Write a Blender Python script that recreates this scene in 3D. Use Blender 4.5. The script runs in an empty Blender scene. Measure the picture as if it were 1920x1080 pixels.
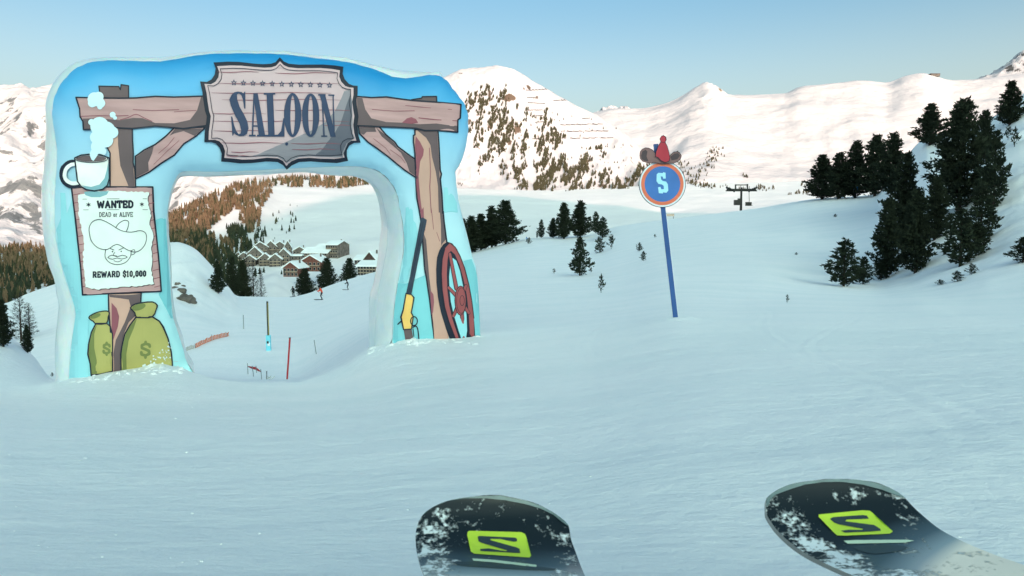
import bpy, bmesh, math, random
import numpy as np
from mathutils import Vector, Matrix, noise
from mathutils.bvhtree import BVHTree
from mathutils.geometry import delaunay_2d_cdt
rnd = random.Random(7)
nr = np.random.RandomState(11)
S = bpy.context.scene
COL = S.collection

# ------------------------------------------------------------------ camera, sky, sun, exposure
F = 1400.0
PITCH = math.atan(110 / F)
cam = bpy.data.cameras.new('camera'); camo = bpy.data.objects.new('camera', cam); COL.objects.link(camo)
camo.location = (0, 0, 0); camo.rotation_euler = (math.radians(90) - PITCH, 0, 0)
cam.sensor_width = 36; cam.lens = 36 * F / 1920; cam.clip_start = 0.05; cam.clip_end = 40000
cam.dof.use_dof = True; cam.dof.focus_distance = 14; cam.dof.aperture_fstop = 30
S.camera = camo
S.cycles.diffuse_bounces = 8; S.cycles.max_bounces = 12
SUN_EL = math.radians(12); SUN_A = 0.30           # light travels (-SUN_A, 1) in plan
sunaz = math.atan2(SUN_A, -1)                      # azimuth of the sun from +Y, clockwise
w = bpy.data.worlds.new('World'); S.world = w; w.use_nodes = True
nt = w.node_tree; nt.nodes.clear()
out = nt.nodes.new('ShaderNodeOutputWorld'); bg = nt.nodes.new('ShaderNodeBackground')
sky = nt.nodes.new('ShaderNodeTexSky'); sky.sky_type = 'NISHITA'; sky.sun_disc = False
sky.sun_elevation = SUN_EL; sky.sun_rotation = sunaz; sky.altitude = 0; sky.air_density = 0.5
sky.dust_density = 10.0; sky.ozone_density = 3.0
hsv = nt.nodes.new('ShaderNodeMix'); hsv.data_type = 'RGBA'; hsv.blend_type = 'MULTIPLY'
hsv.inputs[0].default_value = 1.0
hsv.inputs[7].default_value = (1.64, 1.98, 1.52, 1)
gm = nt.nodes.new('ShaderNodeGamma'); gm.inputs[1].default_value = 0.88; nt.links.new(sky.outputs[0], gm.inputs[0]); nt.links.new(gm.outputs[0], hsv.inputs[6]); 
# the sky pales towards the horizon all the way round and keeps its blue from 17 degrees up
wtc = nt.nodes.new('ShaderNodeTexCoord'); wsp = nt.nodes.new('ShaderNodeSeparateXYZ'); wrp = nt.nodes.new('ShaderNodeValToRGB'); wm = nt.nodes.new('ShaderNodeMix')
wm.data_type = 'RGBA'; wm.blend_type = 'ADD'; wm.inputs[0].default_value = 1.0
nt.links.new(wtc.outputs['Generated'], wsp.inputs[0]); nt.links.new(wsp.outputs[2], wrp.inputs[0])
wrp.color_ramp.interpolation = 'EASE'; we = wrp.color_ramp.elements
we[0].position = 0.12; we[0].color = (1.05, 0.85, 0.42, 1); we[1].position = 0.31; we[1].color = (0, 0, 0, 1)
nt.links.new(hsv.outputs[2], wm.inputs[6]); nt.links.new(wrp.outputs[0], wm.inputs[7]); nt.links.new(wm.outputs[2], bg.inputs[0])
bg.inputs[1].default_value = 0.15
nt.links.new(bg.outputs[0], out.inputs[0])
sl = bpy.data.lights.new('sun', 'SUN'); so = bpy.data.objects.new('sun', sl); COL.objects.link(so)
sl.energy = 2.0; sl.angle = math.radians(0.5); sl.color = (1.0, 0.52, 0.46)
sdir = Vector((-SUN_A, 1, -math.tan(SUN_EL) * math.hypot(1, SUN_A)))
so.rotation_euler = sdir.to_track_quat('-Z', 'Y').to_euler()
S.view_settings.view_transform = 'Standard'; S.view_settings.look = 'None'
S.view_settings.exposure = 1.10; S.view_settings.gamma = 1.0
try: S.view_settings.use_curve_mapping = False
except Exception: pass

# ------------------------------------------------------------------ helpers
CP, SP = math.cos(PITCH), math.sin(PITCH)
def ray(px, py):
    v = -(py - 540) / F
    return Vector(((px - 960) / F, CP + v * SP, -SP + v * CP))
def P(px, py, Y):
    d = ray(px, py); return d * (Y / d.y)
def py_of(Y, z):
    # pixel row of the point (0, Y, z)
    fwd = Y * CP - z * SP; up = Y * SP + z * CP
    return 540 - F * up / fwd
def hsh(ix, iy, seed):
    n = (ix * 374761393 + iy * 668265263 + seed * 974711) & 0xFFFFFFFF
    n = ((n ^ (n >> 13)) * 1274126177) & 0xFFFFFFFF
    return ((n ^ (n >> 16)) & 0xFFFF) / 65535.0
def vnoise(x, y, seed=0):
    x = np.asarray(x, float); y = np.asarray(y, float)
    ix = np.floor(x).astype(np.int64); iy = np.floor(y).astype(np.int64)
    fx = x - ix; fy = y - iy; ux = fx * fx * (3 - 2 * fx); uy = fy * fy * (3 - 2 * fy)
    a = hsh(ix, iy, seed); b = hsh(ix + 1, iy, seed); c = hsh(ix, iy + 1, seed); d = hsh(ix + 1, iy + 1, seed)
    return (a + (b - a) * ux) * (1 - uy) + (c + (d - c) * ux) * uy - 0.5
def fbm(x, y, o=4, seed=0):
    s = 0; a = 1.0
    for k in range(o):
        s = s + a * vnoise(x * 2 ** k + 17.3 * k, y * 2 ** k - 9.1 * k, seed + k); a *= 0.5
    return s
def ridged(x, y, o=5, seed=0):
    s = 0; a = 1.0
    for k in range(o):
        n = 1 - np.abs(vnoise(x * 2 ** k + 7.3 * k, y * 2 ** k + 3.1 * k, seed + k)) * 2.6
        s = s + a * n * n; a *= 0.5
    return s - 1.0
def pchip(xs, ys, xq):
    xs = np.asarray(xs, float); ys = np.asarray(ys, float); xq = np.clip(xq, xs[0], xs[-1])
    h = np.diff(xs); d = np.diff(ys, axis=0) / h.reshape((-1,) + (1,) * (ys.ndim - 1))
    m = np.zeros_like(ys); m[0] = d[0]; m[-1] = d[-1]
    if len(xs) > 2:
        p = d[:-1] * d[1:]
        m[1:-1] = np.where(p > 0, 2 * p / np.where(np.abs(d[:-1] + d[1:]) < 1e-12, 1, d[:-1] + d[1:]), 0)
    i = np.clip(np.searchsorted(xs, xq, side='right') - 1, 0, len(xs) - 2)
    sh = (-1,) + (1,) * (ys.ndim - 1)
    t = ((xq - xs[i]) / h[i]).reshape(sh); hh = h[i].reshape(sh)
    return ((2*t**3 - 3*t**2 + 1) * ys[i] + (t**3 - 2*t**2 + t) * hh * m[i]
            + (-2*t**3 + 3*t**2) * ys[i+1] + (t**3 - t**2) * hh * m[i+1])
def link(name, me, m=None, parent=None, smooth=False):
    o = bpy.data.objects.new(name, me); COL.objects.link(o)
    if m is not None and not me.materials: me.materials.append(m)
    if parent is not None: o.parent = parent
    if smooth: me.polygons.foreach_set('use_smooth', [True] * len(me.polygons))
    return o
def mesh(name, V, Fc):
    me = bpy.data.meshes.new(name)
    if isinstance(V, np.ndarray): V = V.tolist()
    if isinstance(Fc, np.ndarray): Fc = Fc.tolist()
    me.from_pydata([tuple(v) for v in V], [], Fc); me.update(); return me
def tag(o, label=None, cat=None, group=None, kind=None):
    if label: o['label'] = label
    if cat: o['category'] = cat
    if group: o['group'] = group
    if kind: o['kind'] = kind
    return o
def empty(name, loc, label, cat, group=None, rz=0):
    o = bpy.data.objects.new(name, None); COL.objects.link(o); o.location = loc; o.rotation_euler.z = rz
    o.empty_display_size = 0.2
    return tag(o, label, cat, group)

# ------------------------------------------------------------------ materials
def mat(name, col, rough=0.7, spec=0.3, var=0.15, scale=6.0, bump=0.0, bscale=40.0, metal=0.0, col2=None, coat=0.0, stretch=None):
    m = bpy.data.materials.new(name); m.use_nodes = True
    n = m.node_tree.nodes; L = m.node_tree.links; b = n['Principled BSDF']
    b.inputs['Roughness'].default_value = rough; b.inputs['Specular IOR Level'].default_value = spec
    b.inputs['Metallic'].default_value = metal; b.inputs['Coat Weight'].default_value = coat
    tc = n.new('ShaderNodeTexCoord'); vec = tc.outputs['Object']
    if stretch:
        mp = n.new('ShaderNodeMapping'); mp.inputs['Scale'].default_value = stretch
        L.new(vec, mp.inputs[0]); vec = mp.outputs[0]
    nz = n.new('ShaderNodeTexNoise'); nz.inputs['Scale'].default_value = scale; nz.inputs['Detail'].default_value = 6
    L.new(vec, nz.inputs['Vector'])
    r = n.new('ShaderNodeValToRGB'); e = r.color_ramp.elements
    a = tuple(c * (1 - var) for c in col); c2 = tuple(min(1, c * (1 + var)) for c in (col2 or col))
    e[0].position = 0.3; e[1].position = 0.7; e[0].color = (*a, 1); e[1].color = (*c2, 1)
    L.new(nz.outputs[0], r.inputs[0]); L.new(r.outputs[0], b.inputs['Base Color'])
    if bump:
        bz = n.new('ShaderNodeTexNoise'); bz.inputs['Scale'].default_value = bscale; bz.inputs['Detail'].default_value = 5
        L.new(vec, bz.inputs['Vector'])
        bp = n.new('ShaderNodeBump'); bp.inputs['Strength'].default_value = bump; bp.inputs['Distance'].default_value = 0.5 / bscale
        L.new(bz.outputs[0], bp.inputs['Height']); L.new(bp.outputs[0], b.inputs['Normal'])
    return m

def snow_near():
    m = bpy.data.materials.new('piste_snow'); m.use_nodes = True
    n = m.node_tree.nodes; L = m.node_tree.links; b = n['Principled BSDF']
    b.inputs['Roughness'].default_value = 0.55; b.inputs['Specular IOR Level'].default_value = 0.25
    g = n.new('ShaderNodeNewGeometry'); pos = g.outputs['Position']
    def noise_(scale, detail, mapscale=(1, 1, 1), rot=0, rough=0.5):
        mp = n.new('ShaderNodeMapping'); mp.inputs['Scale'].default_value = mapscale; mp.inputs['Rotation'].default_value[2] = rot
        L.new(pos, mp.inputs[0]); z = n.new('ShaderNodeTexNoise'); z.inputs['Scale'].default_value = scale
        z.inputs['Detail'].default_value = detail; z.inputs['Roughness'].default_value = rough
        L.new(mp.outputs[0], z.inputs['Vector']); return z.outputs[0]
    big = noise_(0.5, 5, (0.5, 1.2, 1), 0.2); fine = noise_(26, 8, (0.8, 1.1, 1), 0.1, 0.7)
    tracks = noise_(1.3, 5, (0.8, 1.3, 1), 0.30); lump = noise_(5.5, 6, (0.9, 1.15, 1), -0.1, 0.62)
    r = n.new('ShaderNodeValToRGB'); e = r.color_ramp.elements
    e[0].position = 0.42; e[1].position = 0.57; e[0].color = (.88, .925, .93, 1); e[1].color = (.955, .975, .975, 1)
    mx = n.new('ShaderNodeMath'); mx.operation = 'ADD'; mh = n.new('ShaderNodeMath'); mh.operation = 'MULTIPLY'; mh.inputs[1].default_value = 0.5
    mt2 = n.new('ShaderNodeMix'); mt2.inputs[0].default_value = .5; L.new(lump, mt2.inputs[2]); L.new(fine, mt2.inputs[3])
    L.new(big, mx.inputs[0]); L.new(mt2.outputs[0], mx.inputs[1]); L.new(mx.outputs[0], mh.inputs[0])
    L.new(mh.outputs[0], r.inputs[0]); L.new(r.outputs[0], b.inputs['Base Color'])
    last = None
    for src, st, di in ((tracks, 0.40, 0.10), (lump, 0.5, 0.055), (fine, 0.6, 0.013)):
        bp = n.new('ShaderNodeBump'); bp.inputs['Strength'].default_value = st; bp.inputs['Distance'].default_value = di
        L.new(src, bp.inputs['Height'])
        if last: L.new(last, bp.inputs['Normal'])
        last = bp.outputs[0]
    L.new(last, b.inputs['Normal'])
    return m

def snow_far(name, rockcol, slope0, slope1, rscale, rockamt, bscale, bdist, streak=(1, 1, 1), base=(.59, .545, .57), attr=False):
    m = bpy.data.materials.new(name); m.use_nodes = True
    n = m.node_tree.nodes; L = m.node_tree.links; b = n['Principled BSDF']
    b.inputs['Roughness'].default_value = 0.7; b.inputs['Specular IOR Level'].default_value = 0.15
    g = n.new('ShaderNodeNewGeometry')
    mp = n.new('ShaderNodeMapping'); mp.inputs['Scale'].default_value = streak; L.new(g.outputs['Position'], mp.inputs[0])
    z = n.new('ShaderNodeTexNoise'); z.inputs['Scale'].default_value = rscale; z.inputs['Detail'].default_value = 9; z.inputs['Roughness'].default_value = .68
    L.new(mp.outputs[0], z.inputs['Vector'])
    sx = n.new('ShaderNodeSeparateXYZ'); L.new(g.outputs['Normal'], sx.inputs[0])
    mr = n.new('ShaderNodeMapRange'); mr.inputs[1].default_value = slope1; mr.inputs[2].default_value = slope0
    mr.inputs[3].default_value = 0.0; mr.inputs[4].default_value = 1.0; L.new(sx.outputs[2], mr.inputs[0])
    ad = n.new('ShaderNodeMath'); ad.operation = 'MULTIPLY_ADD'; ad.inputs[1].default_value = 0.45; L.new(mr.outputs[0], ad.inputs[0]); L.new(z.outputs[0], ad.inputs[2])
    last = ad.outputs[0]
    if attr:
        at = n.new('ShaderNodeAttribute'); at.attribute_name = 'rock'
        a2 = n.new('ShaderNodeMath'); a2.operation = 'MULTIPLY_ADD'; a2.inputs[1].default_value = 0.5
        L.new(at.outputs['Fac'], a2.inputs[0]); L.new(last, a2.inputs[2]); last = a2.outputs[0]
    r = n.new('ShaderNodeValToRGB'); e = r.color_ramp.elements
    e[0].position = rockamt; e[1].position = rockamt + 0.05; e[0].color = (0, 0, 0, 1); e[1].color = (1, 1, 1, 1)
    L.new(last, r.inputs[0])
    z2 = n.new('ShaderNodeTexNoise'); z2.inputs['Scale'].default_value = rscale * 3; z2.inputs['Detail'].default_value = 6; L.new(g.outputs['Position'], z2.inputs['Vector'])
    rr = n.new('ShaderNodeValToRGB'); rr.color_ramp.elements[0].color = (*[c * .55 for c in rockcol], 1); rr.color_ramp.elements[1].color = (*[c * 1.3 for c in rockcol], 1)
    L.new(z2.outputs[0], rr.inputs[0])
    sn = n.new('ShaderNodeValToRGB'); sn.color_ramp.elements[0].position = .3; sn.color_ramp.elements[1].position = .7
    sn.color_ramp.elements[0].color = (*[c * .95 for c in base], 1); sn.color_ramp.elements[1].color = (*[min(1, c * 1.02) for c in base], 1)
    L.new(z.outputs[0], sn.inputs[0])
    mix = n.new('ShaderNodeMix'); mix.data_type = 'RGBA'
    L.new(r.outputs[0], mix.inputs[0]); L.new(sn.outputs[0], mix.inputs[6]); L.new(rr.outputs[0], mix.inputs[7]); L.new(mix.outputs[2], b.inputs['Base Color'])
    bz = n.new('ShaderNodeTexNoise'); bz.inputs['Scale'].default_value = bscale; bz.inputs['Detail'].default_value = 7; L.new(mp.outputs[0], bz.inputs['Vector'])
    bp = n.new('ShaderNodeBump'); bp.inputs['Strength'].default_value = 0.6; bp.inputs['Distance'].default_value = bdist
    L.new(bz.outputs[0], bp.inputs['Height']); L.new(bp.outputs[0], b.inputs['Normal'])
    return m

M = {}
M['snow'] = snow_near()
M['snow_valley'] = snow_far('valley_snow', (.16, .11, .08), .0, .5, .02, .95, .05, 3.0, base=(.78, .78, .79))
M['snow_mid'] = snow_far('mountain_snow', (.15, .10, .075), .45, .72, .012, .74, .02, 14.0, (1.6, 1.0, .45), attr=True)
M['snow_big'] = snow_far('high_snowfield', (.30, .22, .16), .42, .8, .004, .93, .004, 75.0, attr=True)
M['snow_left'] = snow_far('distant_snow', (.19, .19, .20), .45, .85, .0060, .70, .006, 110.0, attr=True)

# ------------------------------------------------------------------ terrain sheets
def sheet(name, stations, nu, nv, m, disp=None, label=None, px0=None, px1=None, dense=None, attr=None):
    """stations: (px, [(Y, py), ...]) : profile lines fanning out from the viewpoint; resampled smoothly into one heightfield"""
    px = np.array([s[0] for s in stations], float)
    rows = np.array([[(math.log(a), b) for a, b in s[1]] for s in stations])           # n,k,2
    q = np.linspace(px0 if px0 is not None else px[0], px1 if px1 is not None else px[-1], nu) if dense is None else dense
    cols = pchip(px, rows, q)                                                           # nu,k,2
    k = rows.shape[1]
    t = np.linspace(0, k - 1, nv)
    g = pchip(np.arange(k), np.transpose(cols, (1, 0, 2)), t)                           # nv,nu,2
    Y = np.exp(g[..., 0]); py = g[..., 1]
    v = -(py - 540) / F; dy = CP + v * SP; dz = -SP + v * CP
    X = (q[None, :] - 960) / F / dy * Y; Z = dz / dy * Y
    if disp is not None: Z = Z + disp(X, Y, Z, q[None, :] + 0 * Y, t[:, None] + 0 * Y)
    V = np.stack([X, Y, Z], -1).reshape(-1, 3)
    nu = len(q)
    i = np.arange(nv - 1)[:, None] * nu + np.arange(nu - 1)[None, :]
    Fc = np.stack([i, i + 1, i + nu + 1, i + nu], -1).reshape(-1, 4)
    me = mesh(name, V, Fc)
    if attr is not None:
        a = me.attributes.new('rock', 'FLOAT', 'POINT'); a.data.foreach_set('value', attr(X, Y, Z, q[None, :] + 0 * Y, py).reshape(-1).astype(np.float32))
    o = link(name, me, m, smooth=True); o['kind'] = 'structure'
    bv = BVHTree.FromPolygons([Vector(a) for a in V.tolist()], Fc.tolist())
    return o, bv
def pz(Y, z): return (Y, py_of(Y, z))
H0 = [pz(.22, -.315), pz(.6, -.335), pz(1.0, -.475)]
def st(px, *r): return (px, H0 + list(r))
near = [
 st(-3000, (2, 900), (4, 760), (8, 690), (12, 640), (19, 500), (30, 560), (45, 580), (70, 590), (110, 580), (140, 570), (180, 640)),
 st(-300, (2, 930), (4, 812), (8, 740), (12, 700), (19, 560), (30, 640), (45, 650), (70, 630), (110, 590), (140, 575), (180, 640)),
 st(0, (2, 935), (4, 815), (8, 752), (12, 724), (19, 617), (30, 690), (45, 690), (70, 660), (110, 600), (140, 570), (180, 640)),
 st(60, (2, 938), (4, 818), (8, 755), (12, 724), (19, 664), (30, 720), (45, 700), (70, 650), (110, 590), (140, 547), (180, 620)),
 st(105, (2, 940), (4, 818), (8, 755), (12, 717), (18, 714), (30, 735), (45, 700), (70, 640), (110, 575), (140, 532), (180, 600)),
 st(170, (2, 940), (4, 818), (8, 755), (12, 704), (17, 704), (28, 710), (42, 660), (65, 580), (95, 530), (130, 510), (180, 600)),
 st(240, (2, 940), (4, 817), (8, 754), (12, 694), (17, 700), (27, 706), (40, 645), (58, 560), (78, 480), (100, 500), (150, 590)),
 st(330, (2, 940), (4, 817), (8, 754), (12, 689), (16, 700), (27, 704), (40, 640), (58, 550), (78, 453), (90, 465), (130, 590)),
 st(365, (2, 940), (4, 817), (8, 754), (12, 700), (16, 704), (27, 706), (40, 640), (58, 560), (78, 467), (90, 480), (130, 590)),
 st(400, (2, 940), (4, 816), (8, 754), (12, 709), (16, 710), (27, 708), (40, 640), (58, 580), (78, 502), (90, 520), (130, 590)),
 st(430, (2, 940), (4, 816), (8, 754), (12, 714), (16, 714), (27, 710), (40, 640), (60, 590), (80, 540), (110, 545), (160, 610)),
 st(450, (2, 940), (4, 816), (8, 754), (12, 716), (16, 715), (27, 711), (40, 640), (60, 592), (90, 562), (130, 556), (170, 610)),
 st(540, (2, 940), (4, 815), (8, 752), (12, 720), (16, 716), (27, 711), (40, 640), (70, 590), (110, 563), (140, 557), (180, 620)),
 st(640, (2, 935), (4, 812), (8, 748), (12, 706), (15, 688), (25, 658), (40, 612), (70, 565), (110, 540), (140, 528), (180, 600)),
 st(700, (2, 930), (4, 808), (8, 740), (12, 680), (14.2, 652), (22, 632), (40, 590), (70, 547), (110, 522), (140, 511), (180, 580)),
 st(760, (2, 925), (4, 802), (8, 728), (12, 660), (14, 639), (22, 612), (40, 575), (70, 532), (110, 505), (140, 497), (180, 570)),
 st(880, (2, 920), (4, 795), (8, 710), (12, 650), (14.3, 633), (22, 598), (40, 558), (70, 517), (110, 488), (145, 474), (185, 540)),
 st(1000, (2, 915), (4, 788), (8, 698), (12, 640), (15, 619), (22, 590), (40, 550), (70, 510), (110, 470), (150, 446), (190, 500)),
 st(1100, (2, 905), (4, 778), (8, 688), (12, 628), (15, 608), (22, 583), (40, 545), (70, 505), (110, 465), (150, 440), (190, 490)),
 st(1160, (2, 897), (4, 768), (8, 678), (12, 618), (15, 600), (22, 576), (40, 538), (68, 495), (105, 453), (146, 424), (188, 475)),
 st(1270, (2, 880), (4, 750), (8, 660), (12, 599), (15, 584), (22, 561), (38, 520), (65, 475), (100, 435), (140, 409), (180, 460)),
 st(1400, (2, 870), (4, 738), (8, 650), (12, 600), (16, 581), (25, 556), (38, 520), (62, 470), (100, 420), (140, 393), (180, 440)),
 st(1530, (2, 860), (4, 730), (8, 645), (12, 598), (16, 579), (25, 557), (40, 530), (62, 470), (95, 405), (125, 373), (165, 420)),
 st(1640, (2, 850), (4, 725), (8, 645), (12, 598), (16, 580), (25, 560), (40, 535), (58, 470), (90, 395), (118, 365), (160, 400)),
 st(1700, (2, 848), (4, 722), (8, 643), (12, 598), (18, 572), (27, 553), (38, 524), (50, 465), (65, 385), (85, 292), (110, 330)),
 st(1740, (2, 846), (4, 720), (8, 642), (12, 597), (18, 570), (27, 550), (36, 512), (47, 430), (62, 335), (80, 256), (110, 290)),
 st(1800, (2, 843), (4, 718), (8, 640), (12, 596), (18, 570), (26, 545), (34, 500), (45, 410), (60, 320), (80, 248), (110, 290)),
 st(1860, (2, 840), (4, 715), (8, 638), (12, 595), (18, 569), (25, 541), (33, 482), (43, 385), (58, 285), (78, 222), (110, 260)),
 st(1920, (2, 838), (4, 712), (8, 636), (12, 594), (18, 567), (25, 534), (32, 466), (42, 360), (56, 255), (75, 178), (110, 220)),
 st(2100, (2, 830), (4, 700), (8, 630), (12, 585), (18, 545), (25, 490), (32, 410), (42, 290), (56, 180), (75, 90), (110, 130)),
 st(5000, (2, 800), (4, 680), (8, 600), (12, 550), (18, 500), (25, 430), (32, 350), (42, 240), (56, 130), (75, 50), (110, 100)),
]
sgx, sgy = P(1271, 600, 12.03).x, 12.03
def ndisp(X, Y, Z, PX, T):
    a = 0.0014 * np.minimum(Y, 60) * fbm(X / (0.35 * Y + .8), np.log(Y) * 4, 3, 3)
    b = 0.07 * np.clip((Y - 9) / 20, 0, 1) * fbm(X * .30, Y * .16, 5, 8)
    c = 0.012 * np.clip(Y / 3, 0, 1) * fbm(X * 2.6, Y * 2.6, 3, 5)
    bank = np.clip((PX - 1680) / 120, 0, 1) * np.clip((Y - 28) / 14, 0, 1)
    d = bank * (0.75 * ridged(X * .11 + Y * .05, Y * .10, 4, 21) )
    legs = np.exp(-((Y - 12.3) / 1.1) ** 2) * (np.exp(-((PX - 300) / 55) ** 2) * .045 + np.exp(-((PX - 150) / 60) ** 2) * .02) * (1 + 3.5 * vnoise(X * 3.5, Y * 3.5, 2))
    r = np.exp(-((Y - 13.6) / .9) ** 2) * np.exp(-((PX - 800) / 95) ** 2) * .03 * (1 + 3.0 * vnoise(X * 3.1, Y * 3.0, 4))
    knoll = np.exp(-((PX - 345) / 60) ** 2) * np.exp(-((Y - 62) / 12) ** 2) * .55 * ridged(X * .25, Y * .2, 3, 31)
    px_, py_ = sgx, sgy
    tr = 0
    for x0_, k1_, k2_, w1_ in ((-1.3, -.10, .35, .5), (.9, .05, .5, .4), (2.2, .16, .6, .33), (-.2, -.32, .45, .45), (3.6, .30, .5, .5), (.1, .42, .35, .6)):
        for o_ in (0, .16):
            xc_ = x0_ + o_ + k1_ * Y + k2_ * np.sin(Y * w1_ + x0_); u_ = (X - xc_) / (.035 + .001 * Y)
            tr = tr - .0025 * np.exp(-u_ ** 2) + .0012 * np.exp(-(np.abs(u_) - 1.7) ** 2 * 2)
    a = a + tr * np.clip((Y - 1) / 2, 0, 1) * np.clip((34 - Y) / 10, 0, 1)
    foot = .07 * np.exp(-((X - px_) ** 2 + (Y - py_) ** 2) / .09) - .09 * np.exp(-((X - px_) ** 2 + (Y - py_) ** 2) / .012)
    return a + b + c + d + legs + r + knoll + foot
dq = np.concatenate([np.linspace(-3000, -120, 50)[:-1], np.linspace(-120, 2040, 620), np.linspace(2040, 5000, 40)[1:]])
_, BV_NEAR = sheet('snow_slope', near, 0, 420, M['snow'], ndisp, dense=dq)

# valley, village terrace and forested spur
def vs(px, *r): return (px, list(r))
valley = [
 vs(-3500, (200, 640), (420, 600), (600, 560), (760, 530), (900, 500), (1000, 480), (1150, 462), (1500, 520), (2600, 470)),
 vs(0, (200, 640), (420, 600), (560, 575), (700, 545), (850, 515), (980, 490), (1150, 464), (1500, 520), (2600, 460)),
 vs(150, (200, 640), (420, 600), (560, 570), (700, 540), (850, 505), (980, 480), (1150, 452), (1500, 510), (2600, 450)),
 vs(320, (200, 640), (420, 590), (560, 548), (680, 508), (800, 472), (920, 438), (1060, 404), (1500, 440), (2600, 430)),
 vs(400, (200, 640), (420, 585), (560, 546), (690, 498), (810, 455), (930, 412), (1100, 369), (1500, 385), (2600, 400)),
 vs(460, (200, 640), (420, 580), (560, 545), (690, 499), (800, 455), (950, 408), (1200, 346), (1600, 345), (2600, 380)),
 vs(520, (200, 640), (420, 580), (560, 545), (690, 500), (850, 455), (1050, 408), (1450, 358), (1900, 334), (2600, 370)),
 vs(600, (200, 640), (420, 575), (560, 540), (690, 500), (850, 452), (1100, 402), (1550, 356), (2000, 333), (2600, 360)),
 vs(700, (200, 630), (420, 570), (560, 535), (690, 500), (850, 452), (1100, 402), (1600, 359), (2050, 340), (2600, 350)),
 vs(860, (200, 600), (400, 550), (600, 500), (800, 450), (1000, 415), (1300, 383), (1700, 363), (2100, 355), (2600, 350)),
 vs(1100, (200, 560), (400, 510), (600, 480), (800, 450), (1000, 425), (1300, 396), (1700, 369), (2100, 360), (2600, 350)),
 vs(1250, (200, 520), (400, 490), (600, 470), (800, 440), (1000, 420), (1300, 398), (1700, 368), (2200, 352), (2600, 345)),
 vs(1500, (200, 480), (400, 455), (600, 440), (800, 420), (1000, 400), (1300, 384), (1700, 364), (2200, 350), (2600, 340)),
 vs(1900, (200, 460), (400, 440), (600, 420), (800, 400), (1000, 390), (1300, 370), (1700, 355), (2200, 340), (2600, 330)),
 vs(5500, (200, 440), (400, 420), (600, 400), (800, 390), (1000, 380), (1300, 370), (1700, 355), (2200, 340), (2600, 330)),
]
def vdisp(X, Y, Z, PX, T):
    return 4.0 * fbm(X / 70, Y / 70, 4, 12) * np.clip((Y - 250) / 300, 0, 1) + 14 * fbm(X / 260, Y / 300, 2, 14) * np.clip((Y - 900) / 500, 0, 1) * np.clip((760 - PX) / 200, .15, 1)
dq2 = np.concatenate([np.linspace(-3500, -100, 40)[:-1], np.linspace(-100, 2000, 300), np.linspace(2000, 5500, 40)[1:]])
_, BV_VAL = sheet('valley_ground', valley, 0, 200, M['snow_valley'], vdisp, dense=dq2)

def mount(crest, base, Yb, Yc, Yd, fr=(0, .12, .36, .66, .9, 1.0)):
    out = []
    for (p, c), b in zip(crest, base):
        d = b - c; yy = np.linspace(Yb, Yc, len(fr))
        out.append((p, [(Yb - (Yc - Yb) * .12, b + 25)] + [(y, b - d * f_) for y, f_ in zip(yy, fr)] + [(Yd, c + .35 * d + 30)]))
    return out
# central mountain
cc = [(430, 352), (560, 300), (700, 225), (780, 170), (842, 141), (870, 129), (900, 126), (930, 123), (958, 128), (1000, 152), (1060, 187), (1120, 218), (1180, 256), (1215, 290), (1262, 330), (1330, 362)]
cb = [380, 372, 368, 366, 363, 363, 364, 365, 366, 368, 370, 371, 368, 366, 364, 372]
def cdisp(X, Y, Z, PX, T):
    env = np.sin(np.clip((T - 1) / 5, 0, 1) * math.pi) ** .8
    g = ridged(X / 210 + Y / 1500, Y / 900, 5, 40)
    return env * (26 * g + 16 * fbm(X / 60, Y / 120, 4, 44)) + 4 * fbm(X / 30, Y / 30, 3, 47)
CPOLY = [
 ([(872, 185), (905, 160), (950, 172), (968, 215), (985, 232), (992, 270), (978, 330), (955, 338), (935, 305), (882, 268), (874, 230)], .62),
 ([(1022, 198), (1036, 228), (1052, 262), (1064, 305), (1058, 371), (1004, 372), (1000, 340), (1003, 270)], .85),
 ([(1060, 320), (1095, 305), (1130, 325), (1180, 338), (1222, 300), (1245, 352), (1200, 366), (1080, 374), (1055, 371)], .80),
 ([(1085, 280), (1105, 275), (1112, 310), (1100, 330), (1086, 312)], .6),
 ([(1116, 265), (1140, 280), (1135, 315), (1118, 310)], .6),
 ([(895, 300), (915, 290), (922, 325), (900, 328)], .5), ([(970, 330), (990, 325), (990, 365), (965, 365)], .45),
 ([(975, 190), (1000, 215), (1005, 238), (985, 230)], .4)]
def inpoly(x, y, poly):
    c = False; n = len(poly); j = n - 1
    for i in range(n):
        xi, yi = poly[i][0], poly[i][1]; xj, yj = poly[j][0], poly[j][1]
        if (yi > y) != (yj > y) and x < (xj - xi) * (y - yi) / (yj - yi) + xi: c = not c
        j = i
    return c
def inpoly_np(x, y, poly):
    c = np.zeros(x.shape, bool); n = len(poly); j = n - 1
    for i in range(n):
        xi, yi = poly[i][0], poly[i][1]; xj, yj = poly[j][0], poly[j][1]
        if yi != yj:
            c ^= ((yi > y) != (yj > y)) & (x < (xj - xi) * (y - yi) / (yj - yi) + xi)
        j = i
    return c
def cattr(X, Y, Z, PX, PY):
    a = np.zeros(X.shape)
    for poly, d in CPOLY[:3]: a = np.maximum(a, inpoly_np(PX, PY, poly) * .22)
    for x, y, rx, ry, v in [(955, 180, 14, 7, .75), (990, 160, 12, 5, .6), (1007, 178, 9, 6, .5), (1100, 290, 13, 12, .7), (860, 135, 8, 4, .5), (900, 138, 8, 4, .4), (972, 258, 10, 8, .35), (935, 255, 9, 8, .35), (925, 200, 5, 9, .4)]:
        a = np.maximum(a, v * np.exp(-((PX - x) / rx) ** 2 - ((PY - y) / ry) ** 2))
    return a
_, BV_MID = sheet('mountain', mount(cc, cb, 2150, 3000, 3600), 420, 150, M['snow_mid'], cdisp, attr=cattr)
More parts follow.
